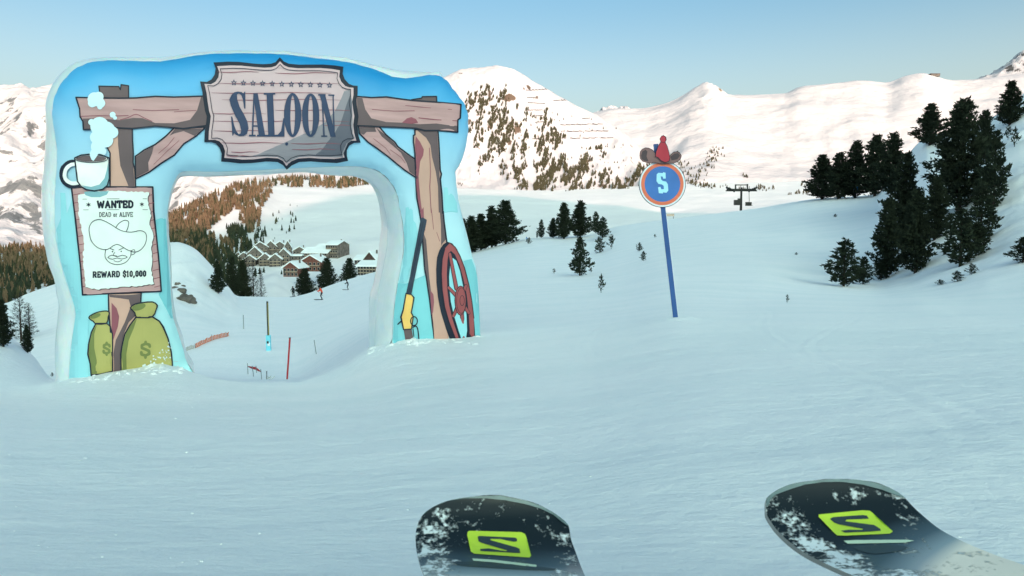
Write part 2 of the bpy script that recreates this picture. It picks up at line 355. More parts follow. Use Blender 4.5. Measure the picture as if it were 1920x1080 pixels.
# high snowfields to the right
rc = [(1000, 240), (1110, 212), (1150, 204), (1200, 203), (1235, 197), (1275, 182), (1300, 167), (1328, 155), (1352, 166), (1364, 176), (1420, 178), (1470, 175), (1500, 163), (1560, 156), (1620, 151), (1660, 155), (1700, 142), (1728, 137), (1752, 142), (1790, 151), (1830, 149), (1900, 140), (2000, 130), (2600, 160), (4500, 200)]
rb = [385] * len(rc)
def rdisp(X, Y, Z, PX, T):
    env = np.sin(np.clip((T - 1) / 5, 0, 1) * math.pi)
    pk = np.exp(-((PX - 1335) / 40) ** 2) * np.clip(T - 4, 0, 1) * np.clip(7 - T, 0, 1)
    return env * (60 * fbm(X / 520 + Y / 2200, Y / 700, 4, 60) + 14 * ridged(X / 260 - Y / 800, Y / 500, 3, 66)) + pk * 26 * ridged(X / 60, Y / 300, 3, 68) + 6 * fbm(X / 90, Y / 90, 3, 69)
def rattr(X, Y, Z, PX, PY):
    a = .8 * np.exp(-((PX - 1348) / 13) ** 2 - ((PY - 166) / 6) ** 2)
    for x, y, rx, ry, v in [(1700, 152, 30, 5, .55), (1740, 146, 20, 5, .6), (1670, 160, 15, 4, .45), (1495, 164, 8, 2, .5), (1235, 199, 5, 2, .5)]:
        a = np.maximum(a, v * np.exp(-((PX - x) / rx) ** 2 - ((PY - y) / ry) ** 2))
    line = np.interp(PY, [180, 215, 255, 280, 310], [1442, 1420, 1402, 1378, 1366])      # moguled run down the fall line
    a = np.maximum(a, np.exp(-((PX - line) / 4) ** 2) * ((PY > 180) & (PY < 310)) * np.clip(.35 + 1.6 * vnoise(PX / 2.2, PY / 2.5, 5), 0, .8))
    return a
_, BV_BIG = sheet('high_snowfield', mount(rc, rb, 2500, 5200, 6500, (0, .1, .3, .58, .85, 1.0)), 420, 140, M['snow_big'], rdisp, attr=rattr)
# rocky summit at the right edge, tiny peaks behind the saddle, distant range on the left
pc = [(1790, 165), (1830, 150), (1862, 137), (1885, 124), (1905, 108), (1925, 95), (1960, 80), (2050, 60), (2300, 110), (2600, 180)]
def pdisp(X, Y, Z, PX, T):
    env = np.clip((T - 1) / 3, 0, 1)
    return env * (55 * ridged(X / 150 + Y / 900, Y / 600, 5, 80) * np.clip((PX - 1800) / 60, .1, 1))
sheet('rocky_summit', mount(pc, [200] * len(pc), 5600, 6600, 7400), 200, 80, snow_far('rocky_snow', (.12, .11, .11), .45, .82, .012, .62, .01, 30.0), pdisp)
fc = [(1080, 215), (1125, 206), (1140, 203), (1152, 201), (1165, 199), (1173, 197), (1183, 200), (1192, 203), (1215, 208), (1260, 216)]
sheet('distant_peaks', mount(fc, [240] * len(fc), 11000, 12500, 14000), 160, 40, M['snow_left'], lambda X, Y, Z, PX, T: 80 * ridged(X / 260, Y / 900, 4, 90) * np.clip(T - 2, 0, 1), attr=lambda X, Y, Z, PX, PY: X * 0 - .1)
lc = [(-2500, 260), (-600, 190), (-100, 175), (-20, 172), (12, 163), (40, 159), (62, 166), (95, 163), (150, 150), (220, 140), (290, 120), (325, 106), (350, 97), (372, 100), (400, 112), (500, 150), (640, 190), (820, 260), (1000, 330)]
lb = [470] * len(lc)
def ldisp(X, Y, Z, PX, T):
    env = np.sin(np.clip((T - .6) / 5.8, 0, 1) * math.pi) ** .7
    return env * (460 * (ridged(X / 1500 + Y / 5200, Y / 2600, 6, 100) - .2) * np.clip(T / 6, .35, 1) + 45 * fbm(X / 240, Y / 240, 5, 106)) + 25 * fbm(X / 160, Y / 200, 4, 108)
def lattr(X, Y, Z, PX, PY):
    a = np.zeros(X.shape)
    for x, y, rx, ry, v in [(15, 250, 60, 12, .35), (60, 300, 50, 12, .35), (20, 350, 60, 20, .55), (75, 355, 30, 12, .65), (20, 400, 70, 18, .55), (65, 385, 25, 12, .65), (75, 415, 30, 18, .55), (365, 365, 40, 10, .25), (340, 345, 30, 8, .3)]:
        a = np.maximum(a, v * np.exp(-((PX - x) / rx) ** 2 - ((PY - y) / ry) ** 2))
    return a
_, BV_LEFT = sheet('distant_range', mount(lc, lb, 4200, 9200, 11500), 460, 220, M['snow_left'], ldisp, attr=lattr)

# ground behind the viewpoint: unseen ridge, profile shaped to cast the shade over piste and village
prof = [(-6000, 800), (-900, 800), (200, 720), (402, 706), (467, 715), (560, 670), (647, 657), (717, 759), (807, 876), (913, 945), (1008, 957), (1105, 968), (1150, 950), (1190, 850), (1240, 800), (1400, 785), (1800, 800), (2600, 840), (6000, 850)]
gx = np.concatenate([np.linspace(-6000, -600, 30)[:-1], np.linspace(-600, 1800, 140), np.linspace(1800, 6000, 24)[1:]])
gy = np.concatenate([np.linspace(-5600, -60, 130)[:-1], np.linspace(-60, 60, 70)])
GX, GY = np.meshgrid(gx, gy)
pr = pchip([p[0] for p in prof], [p[1] for p in prof], GX.reshape(-1)).reshape(GX.shape)
tt = np.clip((-GY - 30) / 2470, 0, 1); ss = tt * tt * (3 - 2 * tt); back = np.clip((-GY - 2560) / 3000, 0, 1)
GZ = np.where(GY > 0, -.47 - .30 * GY, -.47 + .10 * np.minimum(-GY, 60)) + (pr) * ss * (1 - .5 * back) + 10 * ss * fbm(GX / 90, GY / 90, 4, 120) * np.clip((1 - ss) * 4, .2, 1)
i = np.arange(len(gy) - 1)[:, None] * len(gx) + np.arange(len(gx) - 1)[None, :]
o = link('shade_ridge', mesh('shade_ridge', np.stack([GX, GY, GZ], -1).reshape(-1, 3), np.stack([i, i + 1, i + len(gx) + 1, i + len(gx)], -1).reshape(-1, 4)), M['snow_valley'], smooth=True)
o['kind'] = 'structure'

def hit(bv, px, py):
    d = ray(px, py).normalized(); r = bv.ray_cast(Vector((0, 0, 0)), d)
    return r[0]
def ground_z(bv, x, y):
    r = bv.ray_cast(Vector((x, y, 3000)), Vector((0, 0, -1))); return r[0].z if r[0] else None

# ------------------------------------------------------------------ decals: flat print laid on a curved surface
def decal(name, parts, bv, off, m, parent, grid=None, label=None):
    """parts: list of shapes; a shape is a list of rings (outer + holes) in picture coordinates, draped on the surface bv"""
    V = []; E = []
    for rings in parts:
        for r in rings:
            s = len(V)
            V += [Vector((p[0], p[1])) for p in r]; E += [(s + i, s + (i + 1) % len(r)) for i in range(len(r))]
    xs = [v.x for v in V]; ys = [v.y for v in V]
    if grid:
        x = min(xs) + grid * .5
        while x < max(xs):
            y = min(ys) + grid * .5
            while y < max(ys):
                V.append(Vector((x + .01 * math.sin(y * 7), y + .01 * math.cos(x * 5)))); y += grid
            x += grid
    vo, eo, fo = delaunay_2d_cdt(V, E, [], 0, 1e-4)[:3]
    keep = []
    for f in fo:
        cx = sum(vo[i].x for i in f) / len(f); cy = sum(vo[i].y for i in f) / len(f)
        for rings in parts:
            k = False
            for r in rings: k ^= inpoly(cx, cy, r)
            if k: keep.append(list(f)); break
    used = sorted({i for f in keep for i in f}); mp = {}; P3 = []; mx_ = (min(xs) + max(xs)) / 2; my_ = max(ys)
    O = Vector((0, 0, 0))
    for i in used:
        d = ray(vo[i].x, vo[i].y).normalized(); r = bv.ray_cast(O, d)
        if r[0] is None:      # just past the rim of the surface: step back towards the middle of the print
            for k_ in range(1, 60):
                f_ = k_ / 120; r = bv.ray_cast(O, ray(vo[i].x + (mx_ - vo[i].x) * f_, vo[i].y + (my_ - vo[i].y) * f_).normalized())
                if r[0] is not None: break
            if r[0] is None: continue
        n = r[1] if r[1].dot(d) < 0 else -r[1]
        mp[i] = len(P3); P3.append(r[0] + n * off)
    fc = []
    for f in keep:
        if not all(i in mp for i in f): continue
        g = [mp[i] for i in f]
        a, b, c = P3[g[0]], P3[g[1]], P3[g[2]]
        if (b - a).cross(c - a).dot(a) > 0: g.reverse()
        fc.append(g)
    me = mesh(name, P3, fc)
    o = link(name, me, m)
    if parent is not None:
        o.parent = parent; o.matrix_parent_inverse = parent.matrix_world.inverted() if parent.type != 'EMPTY' else Matrix.Translation(-parent.location)
    if label: o['label'] = label
    return o
def circ(cx, cy, rx, ry=None, n=20, rot=0):
    ry = rx if ry is None else ry; c, s = math.cos(rot), math.sin(rot)
    return [(cx + rx * math.cos(a) * c - ry * math.sin(a) * s, cy + rx * math.cos(a) * s + ry * math.sin(a) * c) for a in [2 * math.pi * k / n for k in range(n)]]
def stroke(pts, w_, closed=False, cap=True, n=8):
    out = []; m_ = len(pts)
    ws = w_ if isinstance(w_, (list, tuple)) else [w_] * m_
    for i in range(m_ if closed else m_ - 1):
        (x0, y0), (x1, y1) = pts[i][:2], pts[(i + 1) % m_][:2]
        L_ = math.hypot(x1 - x0, y1 - y0)
        if L_ < 1e-6: continue
        nx, ny = -(y1 - y0) / L_, (x1 - x0) / L_; a, b = ws[i] / 2, ws[(i + 1) % m_] / 2
        out.append([[(x0 + nx * a, y0 + ny * a), (x1 + nx * b, y1 + ny * b), (x1 - nx * b, y1 - ny * b), (x0 - nx * a, y0 - ny * a)]])
    for i, p in enumerate(pts):
        if (closed or 0 < i < m_ - 1 or cap): out.append([circ(p[0], p[1], ws[i] / 2, n=n, rot=.1 + .37 * i)])
    return out
def smoothp(pts, n=3, closed=True):
    out = []; m_ = len(pts)
    for i in range(m_ if closed else m_ - 1):
        g = lambda k: pts[k % m_] if closed else pts[max(0, min(m_ - 1, k))]
        p0, p1, p2, p3 = g(i - 1), g(i), g(i + 1), g(i + 2)
        for k in range(n):
            t = k / n
            out.append(tuple(.5 * (2 * p1[j] + (-p0[j] + p2[j]) * t + (2 * p0[j] - 5 * p1[j] + 4 * p2[j] - p3[j]) * t * t + (-p0[j] + 3 * p1[j] - 3 * p2[j] + p3[j]) * t ** 3) for j in (0, 1)))
    if not closed: out.append(tuple(pts[-1][:2]))
    return out
def rough_edge(pts, step, amp, seed=0):
    R = random.Random(seed); out = []
    for i in range(len(pts)):
        (x0, y0), (x1, y1) = pts[i], pts[(i + 1) % len(pts)]; L_ = math.hypot(x1 - x0, y1 - y0); k = max(1, int(L_ / step))
        for j in range(k):
            t = j / k; a = amp * (R.random() - .5) * 2 if j else 0
            out.append((x0 + (x1 - x0) * t - (y1 - y0) / L_ * a, y0 + (y1 - y0) * t + (x1 - x0) / L_ * a))
    return out
def rect(x0, y0, x1, y1): return [[(x0, y0), (x1, y0), (x1, y1), (x0, y1)]]
# slab-serif stroke letters in a 0..w x 0..1 box (y down), bold or light
GL = {
 'W': (1.25, [[(.1, 0), (.35, 1)], [(.35, 1), (.62, .15)], [(.62, .15), (.9, 1)], [(.9, 1), (1.15, 0)]], [(0, 0, .28), (.98, 0, .28)]),
 'A': (.95, [[(.12, 1), (.47, 0)], [(.47, 0), (.83, 1)], [(.25, .66), (.7, .66)]], [(0, 1, .3), (.66, 1, .3)]),
 'N': (.95, [[(.16, 0), (.16, 1)], [(.16, 0), (.78, 1)], [(.78, 1), (.78, 0)]], [(0, 0, .28), (.02, 1, .3), (.64, 0, .3)]),
 'T': (.85, [[(.42, 0), (.42, 1)], [(.05, 0), (.8, 0)], [(.05, 0), (.05, .25)], [(.8, 0), (.8, .25)]], [(.25, 1, .35)]),
 'E': (.8, [[(.17, 0), (.17, 1)], [(.17, 0), (.7, 0)], [(.17, .5), (.55, .5)], [(.17, 1), (.72, 1)], [(.7, 0), (.7, .22)], [(.72, 1), (.72, .78)]], [(0, 0, .3), (0, 1, .3)]),
 'D': (.9, [[(.17, 0), (.17, 1)], [(.17, 0), (.5, 0), (.75, .25), (.75, .75), (.5, 1), (.17, 1)]], [(0, 0, .3), (0, 1, .3)]),
 'R': (.9, [[(.17, 0), (.17, 1)], [(.17, 0), (.55, 0), (.72, .15), (.72, .38), (.55, .52), (.17, .52)], [(.45, .52), (.75, 1)]], [(0, 1, .34), (.66, 1, .22), (0, 0, .3)]),
 'L': (.75, [[(.17, 0), (.17, 1)], [(.17, 1), (.68, 1), (.68, .75)]], [(0, 0, .34), (0, 1, .3)]),
 'I': (.4, [[(.2, 0), (.2, 1)]], [(.02, 0, .36), (.02, 1, .36)]),
 'V': (.9, [[(.12, 0), (.45, 1)], [(.45, 1), (.78, 0)]], [(0, 0, .28), (.64, 0, .28)]),
 'S': (.75, [[(.65, .25), (.62, .08), (.38, 0), (.14, .12), (.14, .35), (.38, .48), (.6, .62), (.62, .87), (.38, 1), (.12, .9), (.1, .72)]], [(.57, .0, .13)]),
 '$': (.75, [[(.65, .25), (.62, .08), (.38, 0), (.14, .12), (.14, .35), (.38, .48), (.6, .62), (.62, .87), (.38, 1), (.12, .9), (.1, .72)], [(.38, -.16), (.38, .02)], [(.38, .98), (.38, 1.16)]], []),
 '1': (.55, [[(.28, 0), (.28, 1)], [(.1, .14), (.28, 0)]], [(.06, 1, .44)]),
 '0': (.75, [[(.37, 0), (.13, .2), (.13, .8), (.37, 1), (.6, .8), (.6, .2), (.37, 0)]], []),
 ',': (.35, [[(.18, .95), (.1, 1.2)]], []),
 'o': (.62, [[(.3, .35), (.1, .5), (.1, .85), (.3, 1), (.5, .85), (.5, .5), (.3, .35)]], []),
 'r': (.5, [[(.15, .35), (.15, 1)], [(.15, .5), (.42, .36)]], [(0, 1, .32), (0, .35, .15)]),
 ' ': (.45, [], [])}
def text(s, x0, y0, x1, y1, wt, slope=0.0):
    """lettering filling the box; wt = stroke weight / height"""
    tot = sum(GL[c][0] for c in s) + .12 * (len(s) - 1); H_ = y1 - y0; sx = (x1 - x0) / tot; cx = 0; out = []
    ws = wt * H_
    f = lambda x, y: (x0 + (cx + x) * sx, y0 + ws * .4 + y * (H_ - ws * .8) + slope * (cx + x) * sx)
    for c in s:
        w_, st_, se = GL[c]
        for line in st_: out += stroke([f(*p) for p in line], ws, n=6)
        for (x, y, l) in se: out += stroke([f(x, y), f(x + l, y)], ws * .75, cap=False)
        cx += w_ + .12
    return out
def star(cx, cy, r, n=5, inner=.42, rot=-math.pi / 2):
    return [(cx + (r if k % 2 == 0 else r * inner) * math.cos(rot + math.pi * k / n), cy + (r if k % 2 == 0 else r * inner) * math.sin(rot + math.pi * k / n)) for k in range(2 * n)]

# ------------------------------------------------------------------ inflatable arch
TH = math.radians(24); U = Vector((math.cos(TH), math.sin(TH), 0)); NB = Vector((-math.sin(TH), math.cos(TH), 0))  # along, backwards
A0 = P(128, 713, 11.6)
def on_plane(px, py, dep):
    o_ = A0 + NB * dep; d = ray(px, py); return d * (o_.dot(NB) / d.dot(NB))
def sz(p): q = p - A0; return (q.dot(U), q.z)
def wz(s, z, dep): return A0 + U * s + Vector((0, 0, z)) + NB * dep
# (front pixel, silhouette pixel or None)
OUT = [((128, 740), (108, 742)), ((129, 713), (106, 715)), ((131, 680), (104, 680)), ((134, 645), (104, 650)), ((141, 605), (106, 619)), ((142, 585), (110, 590)), ((138, 565), (111, 571)), ((130, 545), (105, 540)),
 ((116, 500), (94, 500)), ((107, 460), (85, 455)), ((104, 430), (80, 425)), ((103, 390), (78, 385)), ((104, 350), (78, 347)), ((107, 310), (82, 318)), ((107, 280), (85, 287)), ((103, 250), (87, 255)), ((99, 225), (87, 228)),
 ((99, 203), (87, 203)), ((106, 174), (93, 175)), ((125, 145), (110, 147)), ((154, 123), (140, 123)), ((193, 114.5), (175, 114)), ((230, 114), (210, 112)), ((270, 115), (255, 113)), ((300, 115.5), (300, 113)), ((330, 111), (330, 109)), ((380, 103), (380, 101)),
 ((430, 100.5), (430, 98.5)), ((480, 100.5), (480, 99)), ((520, 101.5), (520, 99.5)), ((560, 105), (560, 103)), ((590, 109), (590, 107)), ((640, 115), (640, 112)), ((680, 124), (680, 121)), ((712, 134), (716, 130)),
 ((735, 144), (745, 136)), ((760, 147), (775, 136)), ((785, 144), (800, 137)), ((810, 141), (822, 139)), ((832, 148), None), ((848, 166), None), ((862, 184), None), ((873, 203), None), ((877, 230), None), ((875, 260), None), ((869, 288), None), ((861, 308), None),
 ((853, 322), None), ((855, 345), None), ((859, 375), None), ((866, 405), None), ((875, 440), None), ((885, 480), None), ((893, 510), None), ((897, 560), None), ((899, 595), None), ((900, 628), None), ((901, 665), None),
 ((736, 665), (689, 690)), ((736, 634), (689, 652)), ((737, 600), (690, 602)), ((741, 560), (690, 560)), ((747, 525), (699, 530)), ((753, 492), (706, 491)), ((757, 463), (711, 449)), ((756, 430), (713, 422)), ((752, 402), (710, 398)),
 ((748, 385), (708, 384)), ((744, 364), (703, 366)), ((732, 342), (694, 348)), ((715, 325), (677, 334)), ((695, 316), (657, 327)), ((668, 312), (640, 325)), ((630, 312), (605, 324)), ((580, 314), None), ((520, 317), None), ((460, 320), None), ((400, 322), None), ((355, 321), None),
 ((338, 324), None), ((329, 336), None), ((321, 355), None), ((316, 378), None), ((313, 404), None), ((314, 452), None), ((319, 508), None), ((321, 571), None), ((325, 597), None), ((338, 637), None), ((347, 671), None), ((349, 720), None)]
nO = len(OUT); DEP = 1.25
Fw = [sz(on_plane(a[0], a[1], 0)) for a, b in OUT]
def out_n(k):
    a = Fw[k - 1]; b = Fw[(k + 1) % nO]; dx, dy = b[0] - a[0], b[1] - a[1]; L_ = math.hypot(dx, dy); return (-dy / L_, dx / L_)
bul = []
area = sum(Fw[k][0] * Fw[(k + 1) % nO][1] - Fw[(k + 1) % nO][0] * Fw[k][1] for k in range(nO))
sg = -1 if area > 0 else 1
for k, (a, b) in enumerate(OUT):
    n_ = out_n(k); n_ = (n_[0] * sg, n_[1] * sg)
    if b is None or 57 < k < 74:
        q_ = .10 if k < 57 else .015
        bul.append((n_[0] * q_, n_[1] * q_))
        if 57 < k < 74:
            q = sz(on_plane(b[0], b[1], DEP)); bul[-1] = (.10 * n_[0], .10 * n_[1])
    else:
        q = sz(on_plane(b[0], b[1], DEP * .5)); bul.append((q[0] - Fw[k][0], q[1] - Fw[k][1]))
Bw = []
for k, (a, b) in enumerate(OUT):
    if b is not None and 57 < k < 74: Bw.append(sz(on_plane(b[0] + 3, b[1] - 1, DEP)))
    else: Bw.append(Fw[k])
# refine along outline
def dens(lst, n=4): return smoothp(lst, n)
FD, BD, UD = dens(Fw), dens(Bw), dens(bul)
nD = len(FD)
arch = empty('inflatable_arch', A0 - Vector((0, 0, .0)), 'blue inflatable saloon arch with white plastic sides standing on the piste', 'inflatable arch')
def pdist(x, y, poly):
    d = 1e9
    for i in range(len(poly)):
        ax, ay = poly[i]; bx, by = poly[(i + 1) % len(poly)]; dx, dy = bx - ax, by - ay
        t = max(0, min(1, ((x - ax) * dx + (y - ay) * dy) / (dx * dx + dy * dy + 1e-12)))
        d = min(d, math.hypot(x - ax - t * dx, y - ay - t * dy))
    return d
# front skin
Vf = [Vector(p) for p in FD]; Ef = [(i, (i + 1) % nD) for i in range(nD)]
x0, x1 = min(p[0] for p in FD), max(p[0] for p in FD); y0, y1 = min(p[1] for p in FD), max(p[1] for p in FD)
g = .075; x = x0
while x < x1:
    y = y0
    while y < y1:
        if inpoly(x, y, FD) and pdist(x, y, Fw) > .035: Vf.append(Vector((x + .001 * math.sin(9 * y), y)))
        y += g
    x += g
vo, eo, fo = delaunay_2d_cdt(Vf, Ef, [], 0, 1e-5)[:3]
fr = []; FV = []
for v in vo:
    d = pdist(v.x, v.y, Fw); b = min(1, d / .70); h = .30 * math.sqrt(max(0, 1 - (1 - b) ** 2))
    h += .02 * min(1, d / .2) * noise.noise(Vector((v.x * 1.1, v.y * .9, 3.1)))
    wr = min(1, d / .1) * max(0, 1 - d / .45)
    h += .030 * wr * noise.noise(Vector((v.x * 4, v.y * 4, 1.7)))
    FV.append(wz(v.x, v.y, -h))
for f in fo:
    cx = sum(vo[i].x for i in f) / 3; cy = sum(vo[i].y for i in f) / 3
    if inpoly(cx, cy, FD): fr.append(list(f))
# make the front skin face the viewer
for f in fr:
    a, b, c = FV[f[0]], FV[f[1]], FV[f[2]]
    if (b - a).cross(c - a).dot(NB) > 0: f.reverse()
BV_FRONT = BVHTree.FromPolygons(FV, fr)

def arch_print():
    m = bpy.data.materials.new('printed_sky_fabric'); m.use_nodes = True
    n = m.node_tree.nodes; L = m.node_tree.links; b = n['Principled BSDF']
    b.inputs['Roughness'].default_value = .42; b.inputs['Specular IOR Level'].default_value = .35
    g_ = n.new('ShaderNodeTexCoord'); s_ = n.new('ShaderNodeSeparateXYZ'); L.new(g_.outputs['Object'], s_.inputs[0])
    nz = n.new('ShaderNodeTexNoise'); nz.inputs['Scale'].default_value = .8; nz.inputs['Detail'].default_value = 1; L.new(g_.outputs['Object'], nz.inputs['Vector'])
    ma = n.new('ShaderNodeMath'); ma.operation = 'MULTIPLY_ADD'; ma.inputs[1].default_value = .5; L.new(nz.outputs[0], ma.inputs[0]); L.new(s_.outputs[2], ma.inputs[2])
    mr = n.new('ShaderNodeMapRange'); mr.inputs[1].default_value = .2; mr.inputs[2].default_value = 5.45; L.new(ma.outputs[0], mr.inputs[0])
    r = n.new('ShaderNodeValToRGB'); cr = r.color_ramp
    stops = [(0, (.42, .80, .84)), (.45, (.52, .80, .89)), (.66, (.40, .68, .85)), (.78, (.29, .60, .84)), (.88, (.09, .44, .78)), (1.0, (.014, .27, .62))]
    cr.elements[0].position = 0; cr.elements[0].color = (*stops[0][1], 1); cr.elements[1].position = 1; cr.elements[1].color = (*stops[-1][1], 1)
    for p_, c_ in stops[1:-1]:
        e_ = cr.elements.new(p_); e_.color = (*c_, 1)
    L.new(mr.outputs[0], r.inputs[0]); L.new(r.outputs[0], b.inputs['Base Color'])
    bz = n.new('ShaderNodeTexNoise'); bz.inputs['Scale'].default_value = 3.5; bz.inputs['Detail'].default_value = 3; L.new(g_.outputs['Object'], bz.inputs['Vector'])
    bp = n.new('ShaderNodeBump'); bp.inputs['Strength'].default_value = .25; bp.inputs['Distance'].default_value = .03
    L.new(bz.outputs[0], bp.inputs['Height']); L.new(bp.outputs[0], b.inputs['Normal'])
    return m
def loc(V_, o_): return [v - o_ for v in V_]
o = link('front_skin', mesh('front_skin', loc(FV, arch.location), fr), arch_print(), arch, True)
# side band with folds
def plastic():
    m = bpy.data.materials.new('white_pvc'); m.use_nodes = True
    n = m.node_tree.nodes; L = m.node_tree.links; b = n['Principled BSDF']
    b.inputs['Roughness'].default_value = .28; b.inputs['Specular IOR Level'].default_value = .5
    b.inputs['Coat Weight'].default_value = .35; b.inputs['Coat Roughness'].default_value = .1; b.inputs['Subsurface Weight'].default_value = .5; b.inputs['Subsurface Scale'].default_value = .12
    t = n.new('ShaderNodeTexCoord'); nz = n.new('ShaderNodeTexNoise'); nz.inputs['Scale'].default_value = 1.3; nz.inputs['Detail'].default_value = 5
    L.new(t.outputs['Object'], nz.inputs['Vector'])
    r = n.new('ShaderNodeValToRGB'); r.color_ramp.elements[0].position = .3; r.color_ramp.elements[1].position = .7
    r.color_ramp.elements[0].color = (.66, .76, .80, 1); r.color_ramp.elements[1].color = (.86, .89, .89, 1)
    L.new(nz.outputs[0], r.inputs[0]); L.new(r.outputs[0], b.inputs['Base Color'])
    mp = n.new('ShaderNodeMapping'); mp.inputs['Scale'].default_value = (1, 1, .45); L.new(t.outputs['Object'], mp.inputs[0])
    w1 = n.new('ShaderNodeTexNoise'); w1.inputs['Scale'].default_value = 7; w1.inputs['Detail'].default_value = 4; w1.inputs['Distortion'].default_value = 1.6; L.new(mp.outputs[0], w1.inputs['Vector'])
    bp = n.new('ShaderNodeBump'); bp.inputs['Strength'].default_value = .55; bp.inputs['Distance'].default_value = .03
    L.new(w1.outputs[0], bp.inputs['Height']); L.new(bp.outputs[0], b.inputs['Normal'])
    return m
M['pvc'] = plastic()
NS = 18; SV = []
for j in range(NS + 1):
    t = j / NS; prof_ = math.sin(math.pi * t) ** .6 if 0 < t < 1 else 0
    for k in range(nD):
        s_ = FD[k][0] * (1 - t) + BD[k][0] * t + UD[k][0] * prof_; z_ = FD[k][1] * (1 - t) + BD[k][1] * t + UD[k][1] * prof_
        wv = prof_ * (.035 * noise.noise(Vector((s_ * 1.6, z_ * 1.6, t * 2))) + .016 * noise.noise(Vector((s_ * 7, z_ * 4, t * 5))))
        SV.append(wz(s_ + wv, z_ + wv, t * DEP))
SF = [[j * nD + k, j * nD + (k + 1) % nD, (j + 1) * nD + (k + 1) % nD, (j + 1) * nD + k] for j in range(NS) for k in range(nD)]
bm = bmesh.new(); vs_ = [bm.verts.new(v - arch.location) for v in SV]; bm.verts.ensure_lookup_table()
for f in SF: bm.faces.new([vs_[i] for i in f])
bmesh.ops.recalc_face_normals(bm, faces=bm.faces); me = bpy.data.meshes.new('side_band'); bm.to_mesh(me); bm.free()
link('side_band', me, M['pvc'], arch, True)
BVv = [wz(v.x + (0 if True else 0), v.y, 0) for v in vo]
# back skin follows the back outline
vo2, _, fo2 = delaunay_2d_cdt([Vector(p) for p in BD] + [v for v in Vf[nD:] if inpoly(v.x, v.y, BD) and pdist(v.x, v.y, Bw) > .03], Ef, [], 0, 1e-5)[:3]
bk = [wz(v.x, v.y, DEP + .18 * math.sqrt(max(0, 1 - (1 - min(1, pdist(v.x, v.y, Bw) / .5)) ** 2))) for v in vo2]
link('back_skin', mesh('back_skin', loc(bk, arch.location), [list(f) for f in fo2 if inpoly(sum(vo2[i].x for i in f) / 3, sum(vo2[i].y for i in f) / 3, BD)]), M['pvc'], arch, True)
# welded seams: thin tubes along the printed edge and half way round the sides
def seam(name, pts, r_, m_, parent):
    V_ = []; F_ = []; n_ = len(pts); k_ = 5
    for i_ in range(n_):
        t_ = (pts[min(n_ - 1, i_ + 1)] - pts[max(0, i_ - 1)]).normalized(); a_ = t_.orthogonal().normalized(); b_ = t_.cross(a_)
        for q_ in range(k_): V_.append(pts[i_] + (a_ * math.cos(2 * math.pi * q_ / k_) + b_ * math.sin(2 * math.pi * q_ / k_)) * r_)
    for i_ in range(n_ - 1):
        for q_ in range(k_): F_.append([i_ * k_ + q_, i_ * k_ + (q_ + 1) % k_, (i_ + 1) * k_ + (q_ + 1) % k_, (i_ + 1) * k_ + q_])
    o_ = link(name, mesh(name, loc(V_, parent.location if parent else Vector()), F_), m_, parent, True); return o_
M['seam'] = mat('seam_tape', (.55, .62, .66), .4, .4)
seam('seam', [SV[k] for k in range(nD)], .007, M['seam'], arch)
seam('seam', [SV[(NS // 2) * nD + k] for k in range(nD)], .006, M['seam'], arch)

ink = mat('dark_ink', (.012, .017, .035), .5, .3, scale=2)
inkb = mat('blue_ink', (.035, .055, .12), .5, .3, scale=2)
wood = mat('printed_wood', (.53, .31, .31), .5, .3, .10, 1.2, stretch=(1, 1, 6), col2=(.57, .34, .34))
woodl = mat('printed_light_wood', (.62, .37, .30), .5, .3, .08, 1.5)
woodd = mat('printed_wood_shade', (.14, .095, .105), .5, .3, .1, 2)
woodm = mat('printed_wood_grain', (.30, .09, .12), .5, .3, .1, 2)
panel = mat('printed_panel', (.65, .46, .49), .5, .3, .06, 1.0)
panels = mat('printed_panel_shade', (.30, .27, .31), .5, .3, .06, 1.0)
paper = mat('printed_paper', (.84, .90, .87), .5, .3, .05, 2)
cloud = mat('printed_steam', (.66, .85, .94), .5, .3, .04, 2)
cup = mat('printed_cup', (.92, .93, .90), .5, .3, .10, 3)
cupd = mat('printed_cup_shade', (.23, .45, .52), .5, .3, .06, 3)
teal = mat('printed_teal', (.23, .62, .69), .5, .3, .05, 1)
teal2 = mat('printed_pale_teal', (.32, .70, .78), .5, .3, .05, 1)
green = mat('printed_sack_green', (.46, .42, .14), .5, .3, .10, 2)
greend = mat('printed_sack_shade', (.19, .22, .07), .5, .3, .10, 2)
gold = mat('printed_gold', (.95, .58, .16), .5, .3, .08, 3)
goldd = mat('printed_gold_shade', (.50, .32, .10), .5, .3, .08, 3)
maroon = mat('printed_maroon', (.36, .09, .095), .5, .3, .08, 2)
gun = mat('printed_gunmetal', (.03, .045, .075), .5, .3, .2, 3)
c1 = lambda x, y: (60 + x / 3.376, 80 + y / 3.376)
c2 = lambda x, y: (60 + x / 2.7, 330 + y / 2.7)
c3 = lambda x, y: (360 + x / 4.5, 90 + y / 4.5)
c4 = lambda x, y: (640 + x / 3.6, 100 + y / 3.6)
c5 = lambda x, y: (660 + x / 3.6, 380 + y / 3.6)
def mp_(c, l): return [c(*p) for p in l]
def D(name, parts, lay, m, grid=6, parent=None, label=None):
    if name in ('printed_shade', 'printed_letter') and len(parts) > 1 and name == 'printed_shade':
        for p_ in parts: D(name, [p_], lay, m, grid, parent)
        return None
    if name == 'printed_grain':
        o_ = decal(name, parts, BV_FRONT, .009 + .0035 * lay, m, parent or arch, grid); o_['kind'] = 'stuff'; return o_
    return decal(name, parts, BV_FRONT, .009 + .0035 * lay, m, parent or arch, grid, label)
def shape(name, poly, lay, m, lw=2.2, grid=6, sub=None, label=None):
    base = D(name, [[poly]], lay, m, grid, label=label)
    D('outline', stroke(poly, lw, closed=True), lay + 2, ink, 7, arch)
    return base
